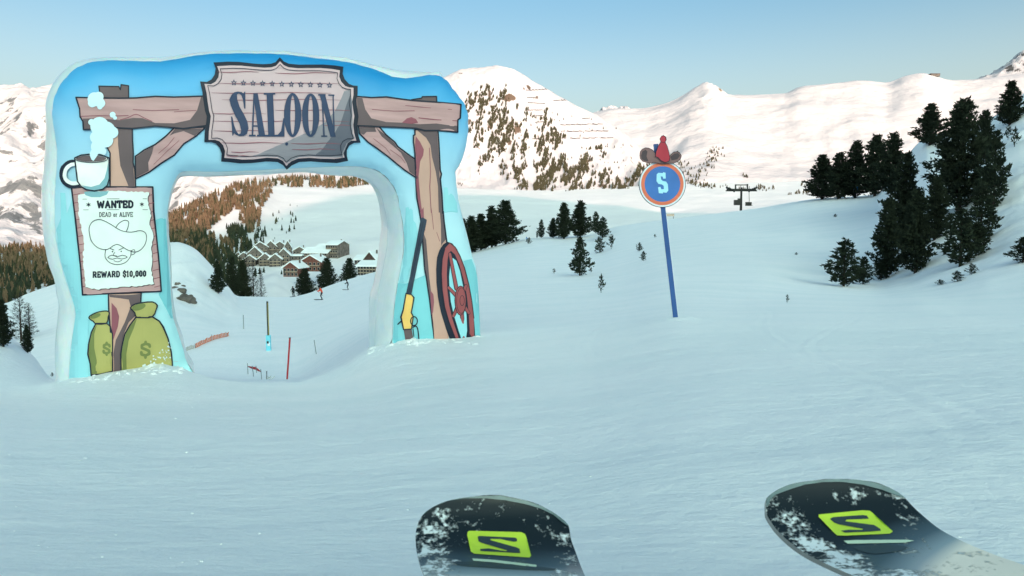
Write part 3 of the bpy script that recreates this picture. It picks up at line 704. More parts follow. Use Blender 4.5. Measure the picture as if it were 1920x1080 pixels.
# painted mesas and ground bands low on both legs
D('printed_mesa', [[mp_(c2, [(145, 84), (170, 86), (178, 190), (200, 130), (208, 100), (225, 300), (262, 590), (268, 598), (385, 600), (395, 1005), (300, 1060), (190, 1035), (203, 850), (224, 700), (218, 660), (194, 580), (156, 460), (132, 350), (126, 270), (148, 215)])]], 0, teal2)
D('printed_mesa', [[mp_(c2, [(624, 222), (650, 213), (675, 216), (679, 300), (690, 480), (698, 590), (704, 650), (711, 720), (700, 720), (640, 600), (650, 583), (630, 400)])]], 0, teal)
D('printed_mesa', [[mp_(c2, [(205, 600), (262, 604), (385, 604), (395, 700), (390, 690), (340, 690), (290, 720), (285, 850), (298, 1030), (240, 1065), (196, 1040), (208, 850), (228, 700)])]], 1, teal2)
D('printed_mesa', [[mp_(c5, [(365, 40), (375, 28), (385, 75), (398, 45), (410, 48), (415, 120), (432, 140), (445, 210), (430, 300), (372, 540), (318, 545), (345, 430), (358, 300), (352, 170), (360, 130)])]], 0, teal2)
D('printed_ground_band', [[mp_(c5, [(312, 545), (370, 545), (420, 520), (495, 488), (525, 640), (560, 970), (280, 970), (282, 900), (290, 700), (308, 600)])]], 1, teal)
D('printed_ground_band', [[mp_(c5, [(752, 393), (803, 380), (822, 430), (838, 480), (848, 600), (858, 800), (862, 960), (830, 980), (800, 640), (775, 500)])]], 1, teal)
D('printed_mesa', [[mp_(c4, [(690, 905), (715, 905), (722, 960), (738, 945), (755, 960), (778, 1010), (784, 1075), (690, 1075)])]], 0, teal2)
D('printed_mesa', [[mp_(c4, [(435, 1040), (455, 1038), (460, 1055), (470, 1045), (482, 1060), (485, 1110), (435, 1110)])]], 0, teal2)
# timber frame
shape('printed_post', mp_(c1, [(425, 278), (550, 280), (560, 300), (565, 268), (612, 275), (612, 356), (435, 356)]), 1, woodd)
lp = mp_(c1, [(455, 535), (635, 535), (637, 620), (642, 700), (640, 760), (650, 800), (656, 920), (495, 920), (495, 700), (470, 650)])
shape('printed_post', lp, 1, woodl, 2.6)
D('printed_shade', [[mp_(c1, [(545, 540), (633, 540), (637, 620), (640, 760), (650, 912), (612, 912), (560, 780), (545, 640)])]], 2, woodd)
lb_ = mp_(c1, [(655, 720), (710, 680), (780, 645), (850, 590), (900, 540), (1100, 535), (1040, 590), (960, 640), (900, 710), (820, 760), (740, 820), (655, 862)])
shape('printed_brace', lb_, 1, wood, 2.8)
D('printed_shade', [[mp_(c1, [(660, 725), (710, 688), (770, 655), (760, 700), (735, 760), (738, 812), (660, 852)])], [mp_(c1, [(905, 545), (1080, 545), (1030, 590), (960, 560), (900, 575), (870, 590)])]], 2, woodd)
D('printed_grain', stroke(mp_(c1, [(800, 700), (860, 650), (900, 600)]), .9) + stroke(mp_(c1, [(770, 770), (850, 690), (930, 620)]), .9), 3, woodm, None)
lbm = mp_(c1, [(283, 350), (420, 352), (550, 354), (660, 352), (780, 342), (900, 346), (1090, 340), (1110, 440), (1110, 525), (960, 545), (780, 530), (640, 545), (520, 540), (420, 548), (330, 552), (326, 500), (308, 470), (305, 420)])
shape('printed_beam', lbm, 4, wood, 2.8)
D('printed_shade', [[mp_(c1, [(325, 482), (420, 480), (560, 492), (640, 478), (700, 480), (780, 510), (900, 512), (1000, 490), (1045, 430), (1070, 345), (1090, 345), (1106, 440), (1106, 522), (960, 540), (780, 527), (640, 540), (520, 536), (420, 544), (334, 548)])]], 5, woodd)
D('printed_grain', stroke(mp_(c1, [(315, 468), (420, 463), (520, 466), (610, 463)]), 1.3) + stroke(mp_(c1, [(640, 425), (760, 432), (930, 425)]), 1.1) + stroke(mp_(c1, [(900, 440), (980, 433), (1040, 430)]), 1) + stroke(smoothp(mp_(c1, [(560, 490), (610, 475), (660, 455), (710, 478), (760, 500)]), 3, False), 1.4), 6, woodm, None)
rp = mp_(c4, [(495, 515), (650, 520), (656, 610), (660, 700), (664, 790), (672, 815), (665, 850), (675, 950), (682, 1080)]) + mp_(c5, [(612, 60), (620, 140), (636, 260), (660, 420), (668, 620), (655, 960), (557, 960), (540, 800), (520, 640), (500, 500), (490, 450), (480, 300), (470, 150), (455, 60)]) + mp_(c4, [(526, 1060), (510, 980), (505, 900), (500, 800), (495, 680), (485, 600), (485, 555), (495, 550)])
shape('printed_post', rp, 1, woodl, 2.8)
D('printed_shade', [[mp_(c4, [(510, 520), (645, 524), (654, 700), (660, 830), (670, 950), (677, 1075), (655, 1075), (650, 900), (635, 800), (610, 700), (600, 620), (570, 570)])], [mp_(c5, [(588, 30), (606, 60), (630, 250), (605, 280), (585, 340), (575, 500), (600, 300), (598, 150)])], [mp_(c5, [(474, 180), (500, 250), (520, 500), (545, 700), (540, 780), (524, 640), (494, 450)])]], 2, woodd)
D('printed_grain', [[mp_(c4, [(500, 560), (530, 600), (555, 650), (550, 690), (530, 730), (520, 830), (530, 950), (545, 1075), (530, 1070), (510, 950), (500, 790), (503, 700), (495, 620)])], [mp_(c5, [(462, 60), (482, 30), (485, 100), (495, 190), (478, 170)])], [mp_(c5, [(527, 590), (548, 620), (552, 670), (545, 740), (535, 760)])]]
  + stroke(mp_(c4, [(592, 640), (600, 800), (595, 900), (605, 1075)]), 1.2) + stroke(mp_(c5, [(530, 20), (540, 90), (550, 180)]), 1.0) + stroke(mp_(c5, [(570, 200), (590, 260)]), .9), 3, woodm, 10)
shape('printed_brace', mp_(c4, [(110, 470), (240, 480), (300, 550), (360, 600), (380, 630), (495, 715), (508, 842), (430, 790), (380, 750), (320, 700), (240, 640), (180, 600), (120, 540)]), 1, wood, 2.8)
D('printed_shade', [[mp_(c4, [(232, 500), (300, 555), (355, 605), (378, 640), (494, 722), (502, 830), (460, 800), (440, 740), (400, 670), (330, 610), (270, 560)])], [mp_(c4, [(120, 500), (225, 500), (235, 530), (170, 530), (150, 550), (120, 535)])]], 2, woodd)
D('printed_grain', stroke(mp_(c4, [(215, 575), (300, 640), (330, 680)]), .9) + stroke(mp_(c4, [(330, 650), (400, 700), (430, 740)]), .9), 3, woodm, None)
shape('printed_post', mp_(c4, [(472, 315), (540, 305), (545, 295), (640, 293), (642, 340), (480, 335)]), 1, woodd, 2.4)
rbm = mp_(c4, [(95, 292), (200, 302), (300, 298), (400, 312), (480, 322), (640, 332), (800, 348), (798, 400), (796, 440), (780, 450), (779, 533), (650, 522), (560, 522), (500, 508), (400, 502), (230, 495), (100, 490)])
shape('printed_beam', rbm, 4, wood, 2.8)
D('printed_shade', [[mp_(c4, [(104, 300), (140, 305), (160, 380), (200, 440), (300, 465), (420, 470), (520, 480), (640, 475), (775, 490), (774, 527), (650, 517), (560, 517), (500, 504), (400, 498), (230, 491), (108, 486)])]], 5, woodd)
D('printed_grain', stroke(mp_(c4, [(205, 380), (350, 392), (490, 390)]), 1.1) + stroke(mp_(c4, [(430, 355), (560, 368), (740, 382)]), 1.0) + stroke(mp_(c4, [(520, 437), (640, 450), (775, 457)]), 1.6) + [[mp_(c4, [(405, 470), (440, 440), (470, 432), (500, 445), (515, 470), (470, 478)])]], 6, woodm, None)
# sign board
SO = [(183, 132), (300, 126), (400, 128), (520, 140), (600, 146), (665, 142), (705, 128), (740, 92), (772, 124), (815, 142), (900, 150), (1100, 150), (1200, 158), (1274, 170), (1268, 225), (1285, 270), (1320, 308), (1355, 322), (1394, 325), (1394, 390), (1382, 450), (1392, 520), (1402, 580), (1392, 660), (1400, 730), (1420, 798), (1365, 798), (1322, 822), (1303, 860), (1303, 905), (1315, 945),
      (1220, 958), (1100, 955), (1000, 948), (900, 955), (840, 978), (797, 1014), (765, 975), (720, 955), (620, 950), (500, 962), (400, 965), (320, 955), (243, 950), (250, 890), (232, 840), (200, 805), (160, 792), (104, 794), (106, 720), (118, 640), (124, 580), (108, 530), (96, 450), (86, 370), (68, 288), (125, 292), (165, 270), (192, 230), (200, 180)]
def sc(l, kx, ky, cx=745, cy=552): return [(cx + (x - cx) * kx, cy + (y - cy) * ky) for x, y in l]
sign = D('printed_sign_board', [[mp_(c3, SO)]], 7, ink, label='dark edged board reading SALOON')
inner = sc(SO, .945, .925)
D('printed_panel', [[mp_(c3, inner)]], 9, panel)
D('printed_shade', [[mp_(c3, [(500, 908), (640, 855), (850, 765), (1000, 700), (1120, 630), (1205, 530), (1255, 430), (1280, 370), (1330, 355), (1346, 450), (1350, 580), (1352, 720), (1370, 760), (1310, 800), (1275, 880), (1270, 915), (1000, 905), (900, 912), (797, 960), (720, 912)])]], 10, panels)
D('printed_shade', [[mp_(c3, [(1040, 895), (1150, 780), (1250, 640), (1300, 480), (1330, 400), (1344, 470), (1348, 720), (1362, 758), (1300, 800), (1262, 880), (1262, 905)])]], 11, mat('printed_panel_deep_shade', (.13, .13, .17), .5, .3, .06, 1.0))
G = []
for (xa, xb, y) in [(215, 560, 212), (700, 1200, 222), (220, 1240, 305), (165, 1170, 383), (250, 1250, 440), (170, 620, 555), (700, 1330, 528), (170, 1320, 620), (180, 640, 700), (1100, 1340, 655), (240, 760, 798), (830, 1250, 803), (330, 560, 872), (840, 1200, 850), (290, 500, 905)]:
    G += stroke(smoothp(mp_(c3, [(xa, y), ((xa * 2 + xb) / 3, y + 5), ((xa + 2 * xb) / 3, y - 3), (xb, y + 4)]), 2, False), [.5, 1.2, 1.4, 1.2, 1.2, .9, .5][:7])
D('printed_grain', G, 12, woodm, None)
D('printed_border', stroke(mp_(c3, sc(SO, .905, .865)), 1.2, closed=True), 13, ink, None)
for k in range(11):
    cx, cy = c3(352 + k * 80.3, 300 + k * 2.2)
    D('printed_star', [[star(cx, cy, 6.2), star(cx, cy, 3.0)]], 13, inkb, None)
LET = {
 'S': [[[(330, 402), (352, 380), (385, 372), (415, 376), (433, 388), (440, 374), (448, 374), (449, 515), (438, 515), (428, 440), (412, 400), (392, 388), (378, 398), (380, 440), (400, 500), (440, 570), (466, 625), (474, 680), (462, 725), (435, 742), (400, 745), (372, 735), (352, 718), (346, 740), (338, 740), (328, 582), (338, 582), (352, 650), (372, 705), (392, 728), (408, 722), (413, 695), (398, 640), (355, 560), (325, 490), (313, 440)]]],
 'A': [[[(514, 386), (552, 386), (614, 737), (560, 737)]], [[(516, 388), (528, 392), (514, 738), (500, 738)]], [[(506, 655), (552, 655), (552, 668), (506, 668)]], [[(478, 732), (534, 732), (534, 746), (478, 746)]], [[(545, 732), (628, 732), (628, 747), (545, 747)]]],
 'L': [[[(626, 390), (680, 390), (695, 745), (640, 745)]], [[(602, 384), (698, 384), (698, 398), (602, 398)]], [[(625, 732), (776, 732), (776, 747), (625, 747)]], [[(766, 596), (776, 596), (777, 747), (715, 740), (748, 700)]]],
 'O': [[circ(*(845, 568), 73, 183, 32), circ(845, 568, 20, 164, 24)]],
 'Q': [[circ(*(996, 570), 73, 181, 32), circ(996, 570, 20, 162, 24)]],
 'N': [[[(1072, 398), (1118, 398), (1208, 749), (1162, 749)]], [[(1086, 400), (1098, 400), (1115, 745), (1102, 745)]], [[(1180, 400), (1190, 400), (1200, 748), (1186, 700)]], [[(1060, 394), (1122, 394), (1122, 407), (1060, 407)]], [[(1145, 396), (1196, 398), (1196, 410), (1145, 408)]], [[(1084, 738), (1136, 738), (1136, 750), (1084, 750)]]]}
for k_, sh in LET.items():
    D('printed_letter', [[mp_(c3, r_) for r_ in rings] for rings in sh], 14, inkb, 12)
D('printed_dot', [[circ(*c3(795, 805), 2.8)]], 14, inkb, None)
# cup with steam
D('printed_steam', [[circ(*c1(400, 362), 13)], [circ(*c1(435, 385), 9)], [circ(*c1(385, 385), 8)], [circ(*c1(432, 408), 5)], [circ(*c1(425, 345), 9)]], 8, cloud, 8)
D('printed_steam', [[circ(*c1(512, 458), 5.5)], [circ(*c1(527, 478), 3.6)]], 8, cloud, None)
D('printed_steam', [[circ(*c1(x, y), r_ / 3.376)] for x, y, r_ in [(430, 530, 58), (470, 560, 60), (510, 570, 38), (410, 600, 40), (470, 620, 45), (420, 660, 44), (450, 690, 24), (400, 700, 28), (395, 725, 16), (380, 505, 20)]] + [[mp_(c1, [(375, 690), (420, 700), (400, 745), (388, 752), (375, 730)])]], 8, cloud, 8)
cupp = mp_(c1, [(280, 732), (290, 820), (296, 880), (318, 912), (350, 932), (400, 940), (450, 930), (480, 905), (492, 860), (490, 732), (440, 712), (380, 708), (320, 714)])
D('printed_cup_handle', stroke(smoothp(mp_(c1, [(300, 768), (255, 762), (218, 790), (205, 835), (218, 880), (255, 905), (300, 900)]), 3, False), 11.5), 9, ink, None)
D('printed_cup_handle', stroke(smoothp(mp_(c1, [(302, 772), (260, 774), (230, 798), (218, 838), (230, 872), (262, 892), (300, 888)]), 3, False), 7.0), 10, cup, None)
D('printed_cup', [[cupp]], 11, cup, 8)
D('printed_shade', [[mp_(c1, [(484, 760), (490, 860), (478, 902), (448, 926), (400, 936), (350, 928), (320, 905), (380, 915), (430, 900), (462, 860), (475, 810)])]], 12, cupd, 8)
D('outline', stroke(cupp, 2.6, closed=True), 13, ink, None)
D('printed_coffee', [[circ(*c1(380, 737), 27.5, 5.8)]], 12, woodd, None)
D('outline', stroke(circ(*c1(382, 737), 29.5, 7.2), 1.5, closed=True), 14, ink, None)
D('printed_steam', [[mp_(c1, [(372, 700), (425, 705), (415, 722), (395, 752), (382, 742), (374, 722)])]], 15, cloud, None)
# wanted board
bd = mp_(c2, [(205, 58), (400, 56), (608, 55), (612, 180), (625, 300), (640, 450), (650, 583), (450, 592), (262, 600), (250, 460), (235, 310), (220, 180)])
shape('printed_poster_board', bd, 5, wood, 2.8, label='plank board carrying the WANTED poster')
G = []
for y in range(90, 560, 42):
    xl = 212 + (y - 58) * .105; xr = 606 + (y - 58) * .075
    G += stroke(mp_(c2, [(xl, y + 6), (xl + 30, y)]), 1.3) + stroke(mp_(c2, [(xr, y + 3), (xr - 26, y + 10)]), 1.3)
D('printed_grain', G, 7, woodm, None)
pap = rough_edge(mp_(c2, [(240, 95), (330, 76), (460, 78), (590, 82), (583, 125), (600, 200), (590, 245), (610, 300), (600, 360), (606, 420), (600, 480), (614, 545), (540, 556), (480, 560), (330, 573), (275, 560), (270, 480), (262, 420), (268, 340), (255, 260), (240, 200)]), 4.0, 1.1, 5)
D('printed_shade', [[[(x + 1.8, y + 1.6) for x, y in pap]]], 7, woodd)
D('printed_paper', [[pap]], 8, paper, label='torn pale poster reading WANTED DEAD or ALIVE REWARD $10,000')
D('printed_shade', [[mp_(c2, [(268, 82), (300, 78), (390, 78), (380, 95), (345, 108), (305, 108), (275, 98)])]], 9, cupd, None)
D('printed_lettering', stroke(mp_(c2, [(262, 118), (420, 116), (578, 115)]), .8) + stroke(mp_(c2, [(265, 172), (420, 171), (582, 170)]), .8), 10, ink, None)
D('printed_lettering', text('WANTED', 183, 376.5, 249.5, 391, .24, -.012), 10, ink, None)
D('printed_star', [[star(167.5, 384, 5.0, 6, .38)]], 10, ink, None); D('printed_star', [[star(265, 383, 5.0, 6, .38)]], 10, ink, None)
D('printed_lettering', text('DEAD or ALIVE', 186.5, 398, 248.5, 407, .13, -.008), 10, ink, None)
D('printed_lettering', text('REWARD $10,000', 175.5, 508.5, 273, 520.5, .21, -.018), 10, ink, None)
# plain outlined cowboy face (generic)
H = stroke(smoothp(mp_(c2, [(296, 300), (293, 262), (312, 230), (350, 221), (400, 245), (450, 275), (500, 284), (545, 276), (572, 292), (574, 330), (556, 365), (522, 385), (480, 372), (430, 345), (380, 372), (335, 362), (305, 330)]), 3), 1.25, closed=True)
H += stroke(smoothp(mp_(c2, [(424, 262), (440, 240), (468, 224), (488, 232), (484, 262), (476, 282)]), 3, False), 1.25)
H += stroke(smoothp(mp_(c2, [(374, 372), (372, 410), (395, 438), (435, 448), (475, 436), (498, 405), (500, 376)]), 3, False), 1.25)
H += stroke(smoothp(mp_(c2, [(500, 380), (515, 372), (518, 392), (500, 400)]), 3, False), 1.0)
H += stroke(mp_(c2, [(396, 366), (415, 374)]), 1.3) + stroke(mp_(c2, [(440, 374), (462, 364)]), 1.3)
H += [[circ(*c2(408, 382), 1.3)], [circ(*c2(452, 381), 1.3)]]
H += stroke(smoothp(mp_(c2, [(420, 385), (412, 400), (430, 404)]), 3, False), 1.0)
H += stroke(smoothp(mp_(c2, [(385, 412), (405, 400), (432, 408), (458, 400), (482, 410), (455, 420), (432, 414), (408, 421)]), 2), 1.1, closed=True)
H += stroke(smoothp(mp_(c2, [(415, 428), (435, 434), (455, 426)]), 2, False), 1.0)
D('printed_face_drawing', H, 10, ink, None)
# lower post and sacks
shape('printed_post', mp_(c2, [(388, 595), (552, 590), (548, 660), (530, 780), (480, 860), (455, 1030), (402, 1030), (406, 900), (398, 780), (390, 680)]), 2, woodl, 2.6)
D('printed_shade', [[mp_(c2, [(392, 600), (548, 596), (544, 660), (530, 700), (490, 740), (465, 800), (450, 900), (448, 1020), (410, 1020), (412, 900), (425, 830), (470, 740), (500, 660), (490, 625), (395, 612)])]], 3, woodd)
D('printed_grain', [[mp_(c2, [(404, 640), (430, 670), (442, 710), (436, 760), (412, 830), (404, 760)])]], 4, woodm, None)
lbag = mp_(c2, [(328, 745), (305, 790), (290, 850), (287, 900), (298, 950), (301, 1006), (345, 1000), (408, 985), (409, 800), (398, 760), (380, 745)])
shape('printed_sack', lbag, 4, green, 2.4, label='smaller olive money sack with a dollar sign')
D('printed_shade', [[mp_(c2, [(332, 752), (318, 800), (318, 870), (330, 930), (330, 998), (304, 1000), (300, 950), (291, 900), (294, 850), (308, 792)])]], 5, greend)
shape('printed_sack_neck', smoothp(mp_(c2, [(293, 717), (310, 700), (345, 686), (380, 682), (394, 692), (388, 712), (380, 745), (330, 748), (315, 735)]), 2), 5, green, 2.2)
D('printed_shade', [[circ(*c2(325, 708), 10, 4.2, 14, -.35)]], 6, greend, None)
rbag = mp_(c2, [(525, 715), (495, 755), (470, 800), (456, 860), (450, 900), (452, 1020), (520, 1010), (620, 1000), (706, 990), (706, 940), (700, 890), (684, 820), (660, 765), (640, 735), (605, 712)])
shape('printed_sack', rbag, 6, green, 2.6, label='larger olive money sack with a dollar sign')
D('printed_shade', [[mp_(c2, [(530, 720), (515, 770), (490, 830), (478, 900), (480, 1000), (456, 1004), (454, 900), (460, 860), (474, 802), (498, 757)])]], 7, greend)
shape('printed_sack_neck', smoothp(mp_(c2, [(498, 667), (520, 648), (560, 640), (605, 637), (628, 653), (622, 680), (606, 712), (560, 716), (526, 712), (520, 690)]), 2), 7, green, 2.4)
D('printed_shade', [[circ(*c2(540, 662), 13, 6, 14, -.3)]], 8, greend, None)
D('printed_lettering', text('$', 193, 643, 208, 664, .22), 6, greend, None)
D('printed_lettering', text('$', 262, 642, 283, 668, .20), 8, greend, None)
seam('seam', [r_[0] for r_ in [BV_FRONT.ray_cast(Vector(), ray(x, y).normalized()) for x, y in [(134 + 7.5 * k, 676 + .12 * k - .002 * k * k) for k in range(28)]] if r_[0]], .005, M['seam'], arch)
# rifle and wheel
D('printed_rifle', [[mp_(c5, [(464, 106), (478, 100), (504, 116), (497, 160), (470, 280), (402, 620), (368, 612), (392, 500), (440, 250)])]], 6, gun, label='rifle leaning on the post')
D('printed_shade', stroke(mp_(c5, [(480, 130), (420, 430), (386, 608)]), 1.0), 7, ink, None)
shape('printed_rifle_stock', mp_(c5, [(368, 612), (402, 620), (418, 640), (408, 700), (400, 740), (414, 768), (402, 852), (350, 856), (334, 772), (350, 720)]), 6, gold, 2.2)
D('printed_rifle_stock', [[mp_(c5, [(350, 856), (402, 852), (414, 915), (416, 970), (364, 970), (360, 912)])]], 6, woodd, None)
D('printed_rifle_lever', stroke(circ(*c5(418, 798), 6.2, 8.5, 14), 2.0, closed=True) + stroke(smoothp(mp_(c5, [(412, 840), (430, 832), (444, 860), (450, 960)]), 3, False), 2.2) + stroke(mp_(c5, [(314, 820), (335, 800)]), 2.0) + stroke(mp_(c5, [(412, 850), (418, 900)]), 1.5), 7, ink, None)
wo = mp_(c5, [(640, 264), (612, 282), (588, 320), (572, 370), (566, 450), (568, 540), (578, 640), (598, 740), (632, 850), (672, 960), (826, 960), (824, 860), (812, 740), (795, 620), (770, 500), (740, 400), (704, 312), (672, 275)])
D('printed_wheel', [[wo]], 4, ink, label='wagon wheel printed at the foot of the right leg')
ri = mp_(c5, [(662, 325), (690, 350), (720, 420), (748, 520), (768, 620), (782, 740), (788, 860), (785, 960), (735, 960), (700, 860), (672, 780), (652, 690), (640, 590), (636, 480), (640, 390), (648, 345)])
ro = mp_(c5, [(655, 272), (690, 300), (722, 360), (752, 440), (780, 550), (800, 660), (814, 780), (820, 960), (735, 960), (690, 900), (650, 800), (622, 700), (606, 590), (600, 480), (606, 380), (622, 310)])
D('printed_wheel_rim', [[ro, ri]], 6, maroon, 9)
rk = mp_(c5, [(676, 372), (700, 392), (724, 462), (744, 560), (758, 660), (768, 760), (772, 860), (765, 960), (745, 960), (712, 850), (684, 760), (664, 670), (655, 590), (652, 500), (660, 410)])
D('printed_mesa', [[rk]], 5, teal2, 9)
D('printed_wheel_rim', [[ri, rk]], 6, ink, 9)
hub = c5(726, 660)
for a_, b_ in [((655, 345), (700, 580)), ((648, 572), (700, 628)), ((762, 560), (738, 620)), ((680, 765), (706, 705)), ((782, 745), (745, 690)), ((752, 925), (735, 740))]:
    D('printed_wheel_spoke', stroke(mp_(c5, [a_, b_]), [6.2, 7.6]), 7, ink, None)
    D('printed_wheel_spoke', stroke(mp_(c5, [a_, b_]), [4.2, 5.4]), 8, maroon, None)
D('printed_wheel_hub', [[circ(*hub, 10.8, 28)]], 9, ink, None); D('printed_wheel_hub', [[circ(*hub, 9.6, 26.6)]], 10, maroon, None)
D('outline', stroke(circ(*c5(735, 660), 4.0, 9.5, 14), .9, closed=True) + stroke(circ(*c5(730, 660), 8.4, 24, 20), .8, closed=True), 11, ink, None)
D('outline', stroke(ro[:7], 1.2) + stroke(ro[9:], 1.2), 9, ink, None)

# ------------------------------------------------------------------ generic solid builders
def box_v(c, sx, sy, sz_):
    return [(c[0] + a * sx / 2, c[1] + b * sy / 2, c[2] + d * sz_ / 2) for d in (-1, 1) for b in (-1, 1) for a in (-1, 1)]
BF = [[0, 2, 3, 1], [4, 5, 7, 6], [0, 1, 5, 4], [2, 6, 7, 3], [0, 4, 6, 2], [1, 3, 7, 5]]
class MB:
    def __init__(s): s.v = []; s.f = []
    def box(s, c, sx, sy, sz_, rz=0, M_=None):
        b = len(s.v)
        for v in box_v((0, 0, 0), sx, sy, sz_):
            x, y = v[0] * math.cos(rz) - v[1] * math.sin(rz), v[0] * math.sin(rz) + v[1] * math.cos(rz)
            s.v.append((c[0] + x, c[1] + y, c[2] + v[2]))
        s.f += [[b + i for i in f] for f in BF]; return s
    def tube(s, pts, r, n=6, cap=True):
        b = len(s.v); pts = [Vector(p) for p in pts]; rs = r if isinstance(r, (list, tuple)) else [r] * len(pts)
        a0 = None
        for i, p in enumerate(pts):
            t = (pts[min(len(pts) - 1, i + 1)] - pts[max(0, i - 1)]).normalized()
            a = t.orthogonal().normalized() if a0 is None else (a0 - t * a0.dot(t)).normalized(); a0 = a; c = t.cross(a)
            for q in range(n): s.v.append(tuple(p + (a * math.cos(2 * math.pi * q / n) + c * math.sin(2 * math.pi * q / n)) * rs[i]))
        for i in range(len(pts) - 1):
            for q in range(n): s.f.append([b + i * n + q, b + i * n + (q + 1) % n, b + (i + 1) * n + (q + 1) % n, b + (i + 1) * n + q])
        if cap: s.f.append([b + q for q in range(n)][::-1]); s.f.append([b + (len(pts) - 1) * n + q for q in range(n)])
        return s
    def ball(s, c, r, n=8, k=5, sz_=1):
        b = len(s.v)
        for i in range(k + 1):
            th = math.pi * i / k
            for q in range(n): s.v.append((c[0] + r * math.sin(th) * math.cos(2 * math.pi * q / n), c[1] + r * math.sin(th) * math.sin(2 * math.pi * q / n), c[2] + r * sz_ * math.cos(th)))
        for i in range(k):
            for q in range(n): s.f.append([b + i * n + q, b + (i + 1) * n + q, b + (i + 1) * n + (q + 1) % n, b + i * n + (q + 1) % n])
        return s
    def prism(s, ring, off):
        """ring of 3-D points pushed along off"""
        b = len(s.v); n = len(ring); off = Vector(off)
        s.v += [tuple(p) for p in ring] + [tuple(Vector(p) + off) for p in ring]
        s.f.append(list(range(b, b + n))[::-1]); s.f.append(list(range(b + n, b + 2 * n)))
        for i in range(n): s.f.append([b + i, b + (i + 1) % n, b + n + (i + 1) % n, b + n + i])
        return s
    def build(s, name, m, parent=None, smooth=False, world=False):
        V_ = s.v
        if world and parent is not None: V_ = [Vector(v) - parent.location for v in V_]
        return link(name, mesh(name, V_, s.f), m, parent, smooth)

# ------------------------------------------------------------------ round piste sign
yS = 12.0
sg_b = P(1271, 600, yS + .03)
psign = empty('piste_sign', sg_b, 'round blue piste sign with letter S and a hat, on a leaning blue pole', 'sign')
blue = mat('sign_blue_paint', (.045, .16, .48), .45, .4, .08, 4)
navy = mat('pole_blue_paint', (.022, .085, .29), .4, .45, .18, 1.2)
whitep = mat('sign_white_edge', (.75, .80, .86), .45, .4, .05)
orange = mat('sign_orange_ring', (.75, .17, .09), .5, .4, .08, 4)
pale = mat('sign_pale_letter', (.42, .78, .92), .5, .4, .04)
brown = mat('hat_brown', (.24, .13, .13), .55, .3, .10, 4); brownd = mat('hat_brown_shade', (.075, .05, .06), .55, .3, .1, 4)
red = mat('hat_red', (.45, .035, .06), .55, .3, .10, 4)
top, bot = P(1229.5, 270, yS + .03), P(1272, 640, yS + .03)
ax = (bot - top).normalized(); rt = Vector((1, 0, 0)); rt = (rt - ax * rt.dot(ax)).normalized()
MB().prism([top - rt * .035, top + rt * .035, bot + rt * .038, bot - rt * .038], (0, .03, 0)).build('pole', navy, psign, world=True)
MB().prism([top + rt * .035 - Vector((0, .002, 0)), top + rt * .041 - Vector((0, .002, 0)), bot + rt * .045 - Vector((0, .002, 0)), bot + rt * .038 - Vector((0, .002, 0))], (0, .026, 0)).build('pole_edge_strip', whitep, psign, world=True)
cD = (1242, 345)
def px_ring(l, Y): return [P(x, y, Y) for x, y in l]
def board(name, l, Y, th, m, parent=psign):
    o_ = MB().prism(px_ring(l, Y), (0, th, 0)); me_v = [Vector(v) for v in o_.v]
    ob = o_.build(name, m, parent, world=True)
    me = ob.data; bm = bmesh.new(); bm.from_mesh(me); bmesh.ops.recalc_face_normals(bm, faces=bm.faces); bm.to_mesh(me); bm.free()
    return ob
MB().prism(px_ring(circ(*cD, 44.0, 44.0, 56), yS - .001), (0, .022, 0)).build('disc_rim', mat('sign_dark_edge', (.05, .06, .10), .4, .4), psign, world=True)
yy = yS - .0045
def flat(name, parts, Y, m, parent=psign):
    bvp = BVHTree.FromPolygons([Vector((-60, Y, -60)), Vector((60, Y, -60)), Vector((60, Y, 60)), Vector((-60, Y, 60))], [[0, 1, 2, 3]])
    return decal(name, parts, bvp, 0, m, parent, None)
flat('disc_face', [[circ(*cD, 42.9, 42.9, 56)]], yy, whitep)
flat('orange_ring', [[circ(*cD, 39.8, 39.8, 56), circ(*cD, 33.4, 33.4, 56)]], yy - .004, orange)
flat('blue_centre', [[circ(*cD, 33.4, 33.4, 56)]], yy - .004, blue)
c7 = lambda x, y: (1140 + x / 2.77, 230 + y / 2.77)
flat('letter', [[mp_(c7, [(253, 268), (262, 260), (285, 262), (286, 257), (299, 260), (300, 290), (287, 291), (284, 280), (274, 279), (276, 295), (285, 303), (302, 306), (311, 320), (313, 352), (304, 364), (286, 362), (285, 368), (264, 366), (260, 336), (272, 333), (277, 346), (290, 345), (289, 328), (280, 321), (262, 318), (252, 304)])]], yy - .008, pale)
br = mp_(c7, [(165, 168), (168, 150), (178, 138), (195, 130), (212, 132), (232, 142), (248, 160), (262, 182), (280, 200), (300, 206), (316, 196), (322, 172), (336, 156), (355, 150), (372, 155), (381, 172), (376, 190), (360, 204), (335, 211), (290, 214), (240, 208), (205, 209), (180, 200), (168, 186)])
board('hat_brim', br, yS - .035, .03, brown)
flat('outline', stroke(br, 1.0, closed=True), yS - .039, ink)
flat('brim_shade', [[mp_(c7, [(172, 170), (178, 150), (195, 140), (205, 150), (200, 175), (210, 200), (190, 198), (174, 186)])]], yS - .039, brownd)
flat('brim_shade', [[mp_(c7, [(325, 176), (345, 160), (365, 158), (374, 172), (360, 190), (330, 196)])]], yS - .039, brownd)
cr_ = mp_(c7, [(246, 175), (250, 150), (262, 120), (275, 99), (270, 84), (277, 71), (288, 66), (300, 74), (303, 88), (297, 101), (308, 122), (317, 155), (322, 182), (318, 200), (298, 207), (276, 198), (262, 182)])
board('hat_crown', cr_, yS - .055, .03, red)
flat('outline', stroke(cr_, 1.0, closed=True) + stroke(mp_(c7, [(276, 99), (286, 103), (297, 101)]), .8), yS - .059, ink)

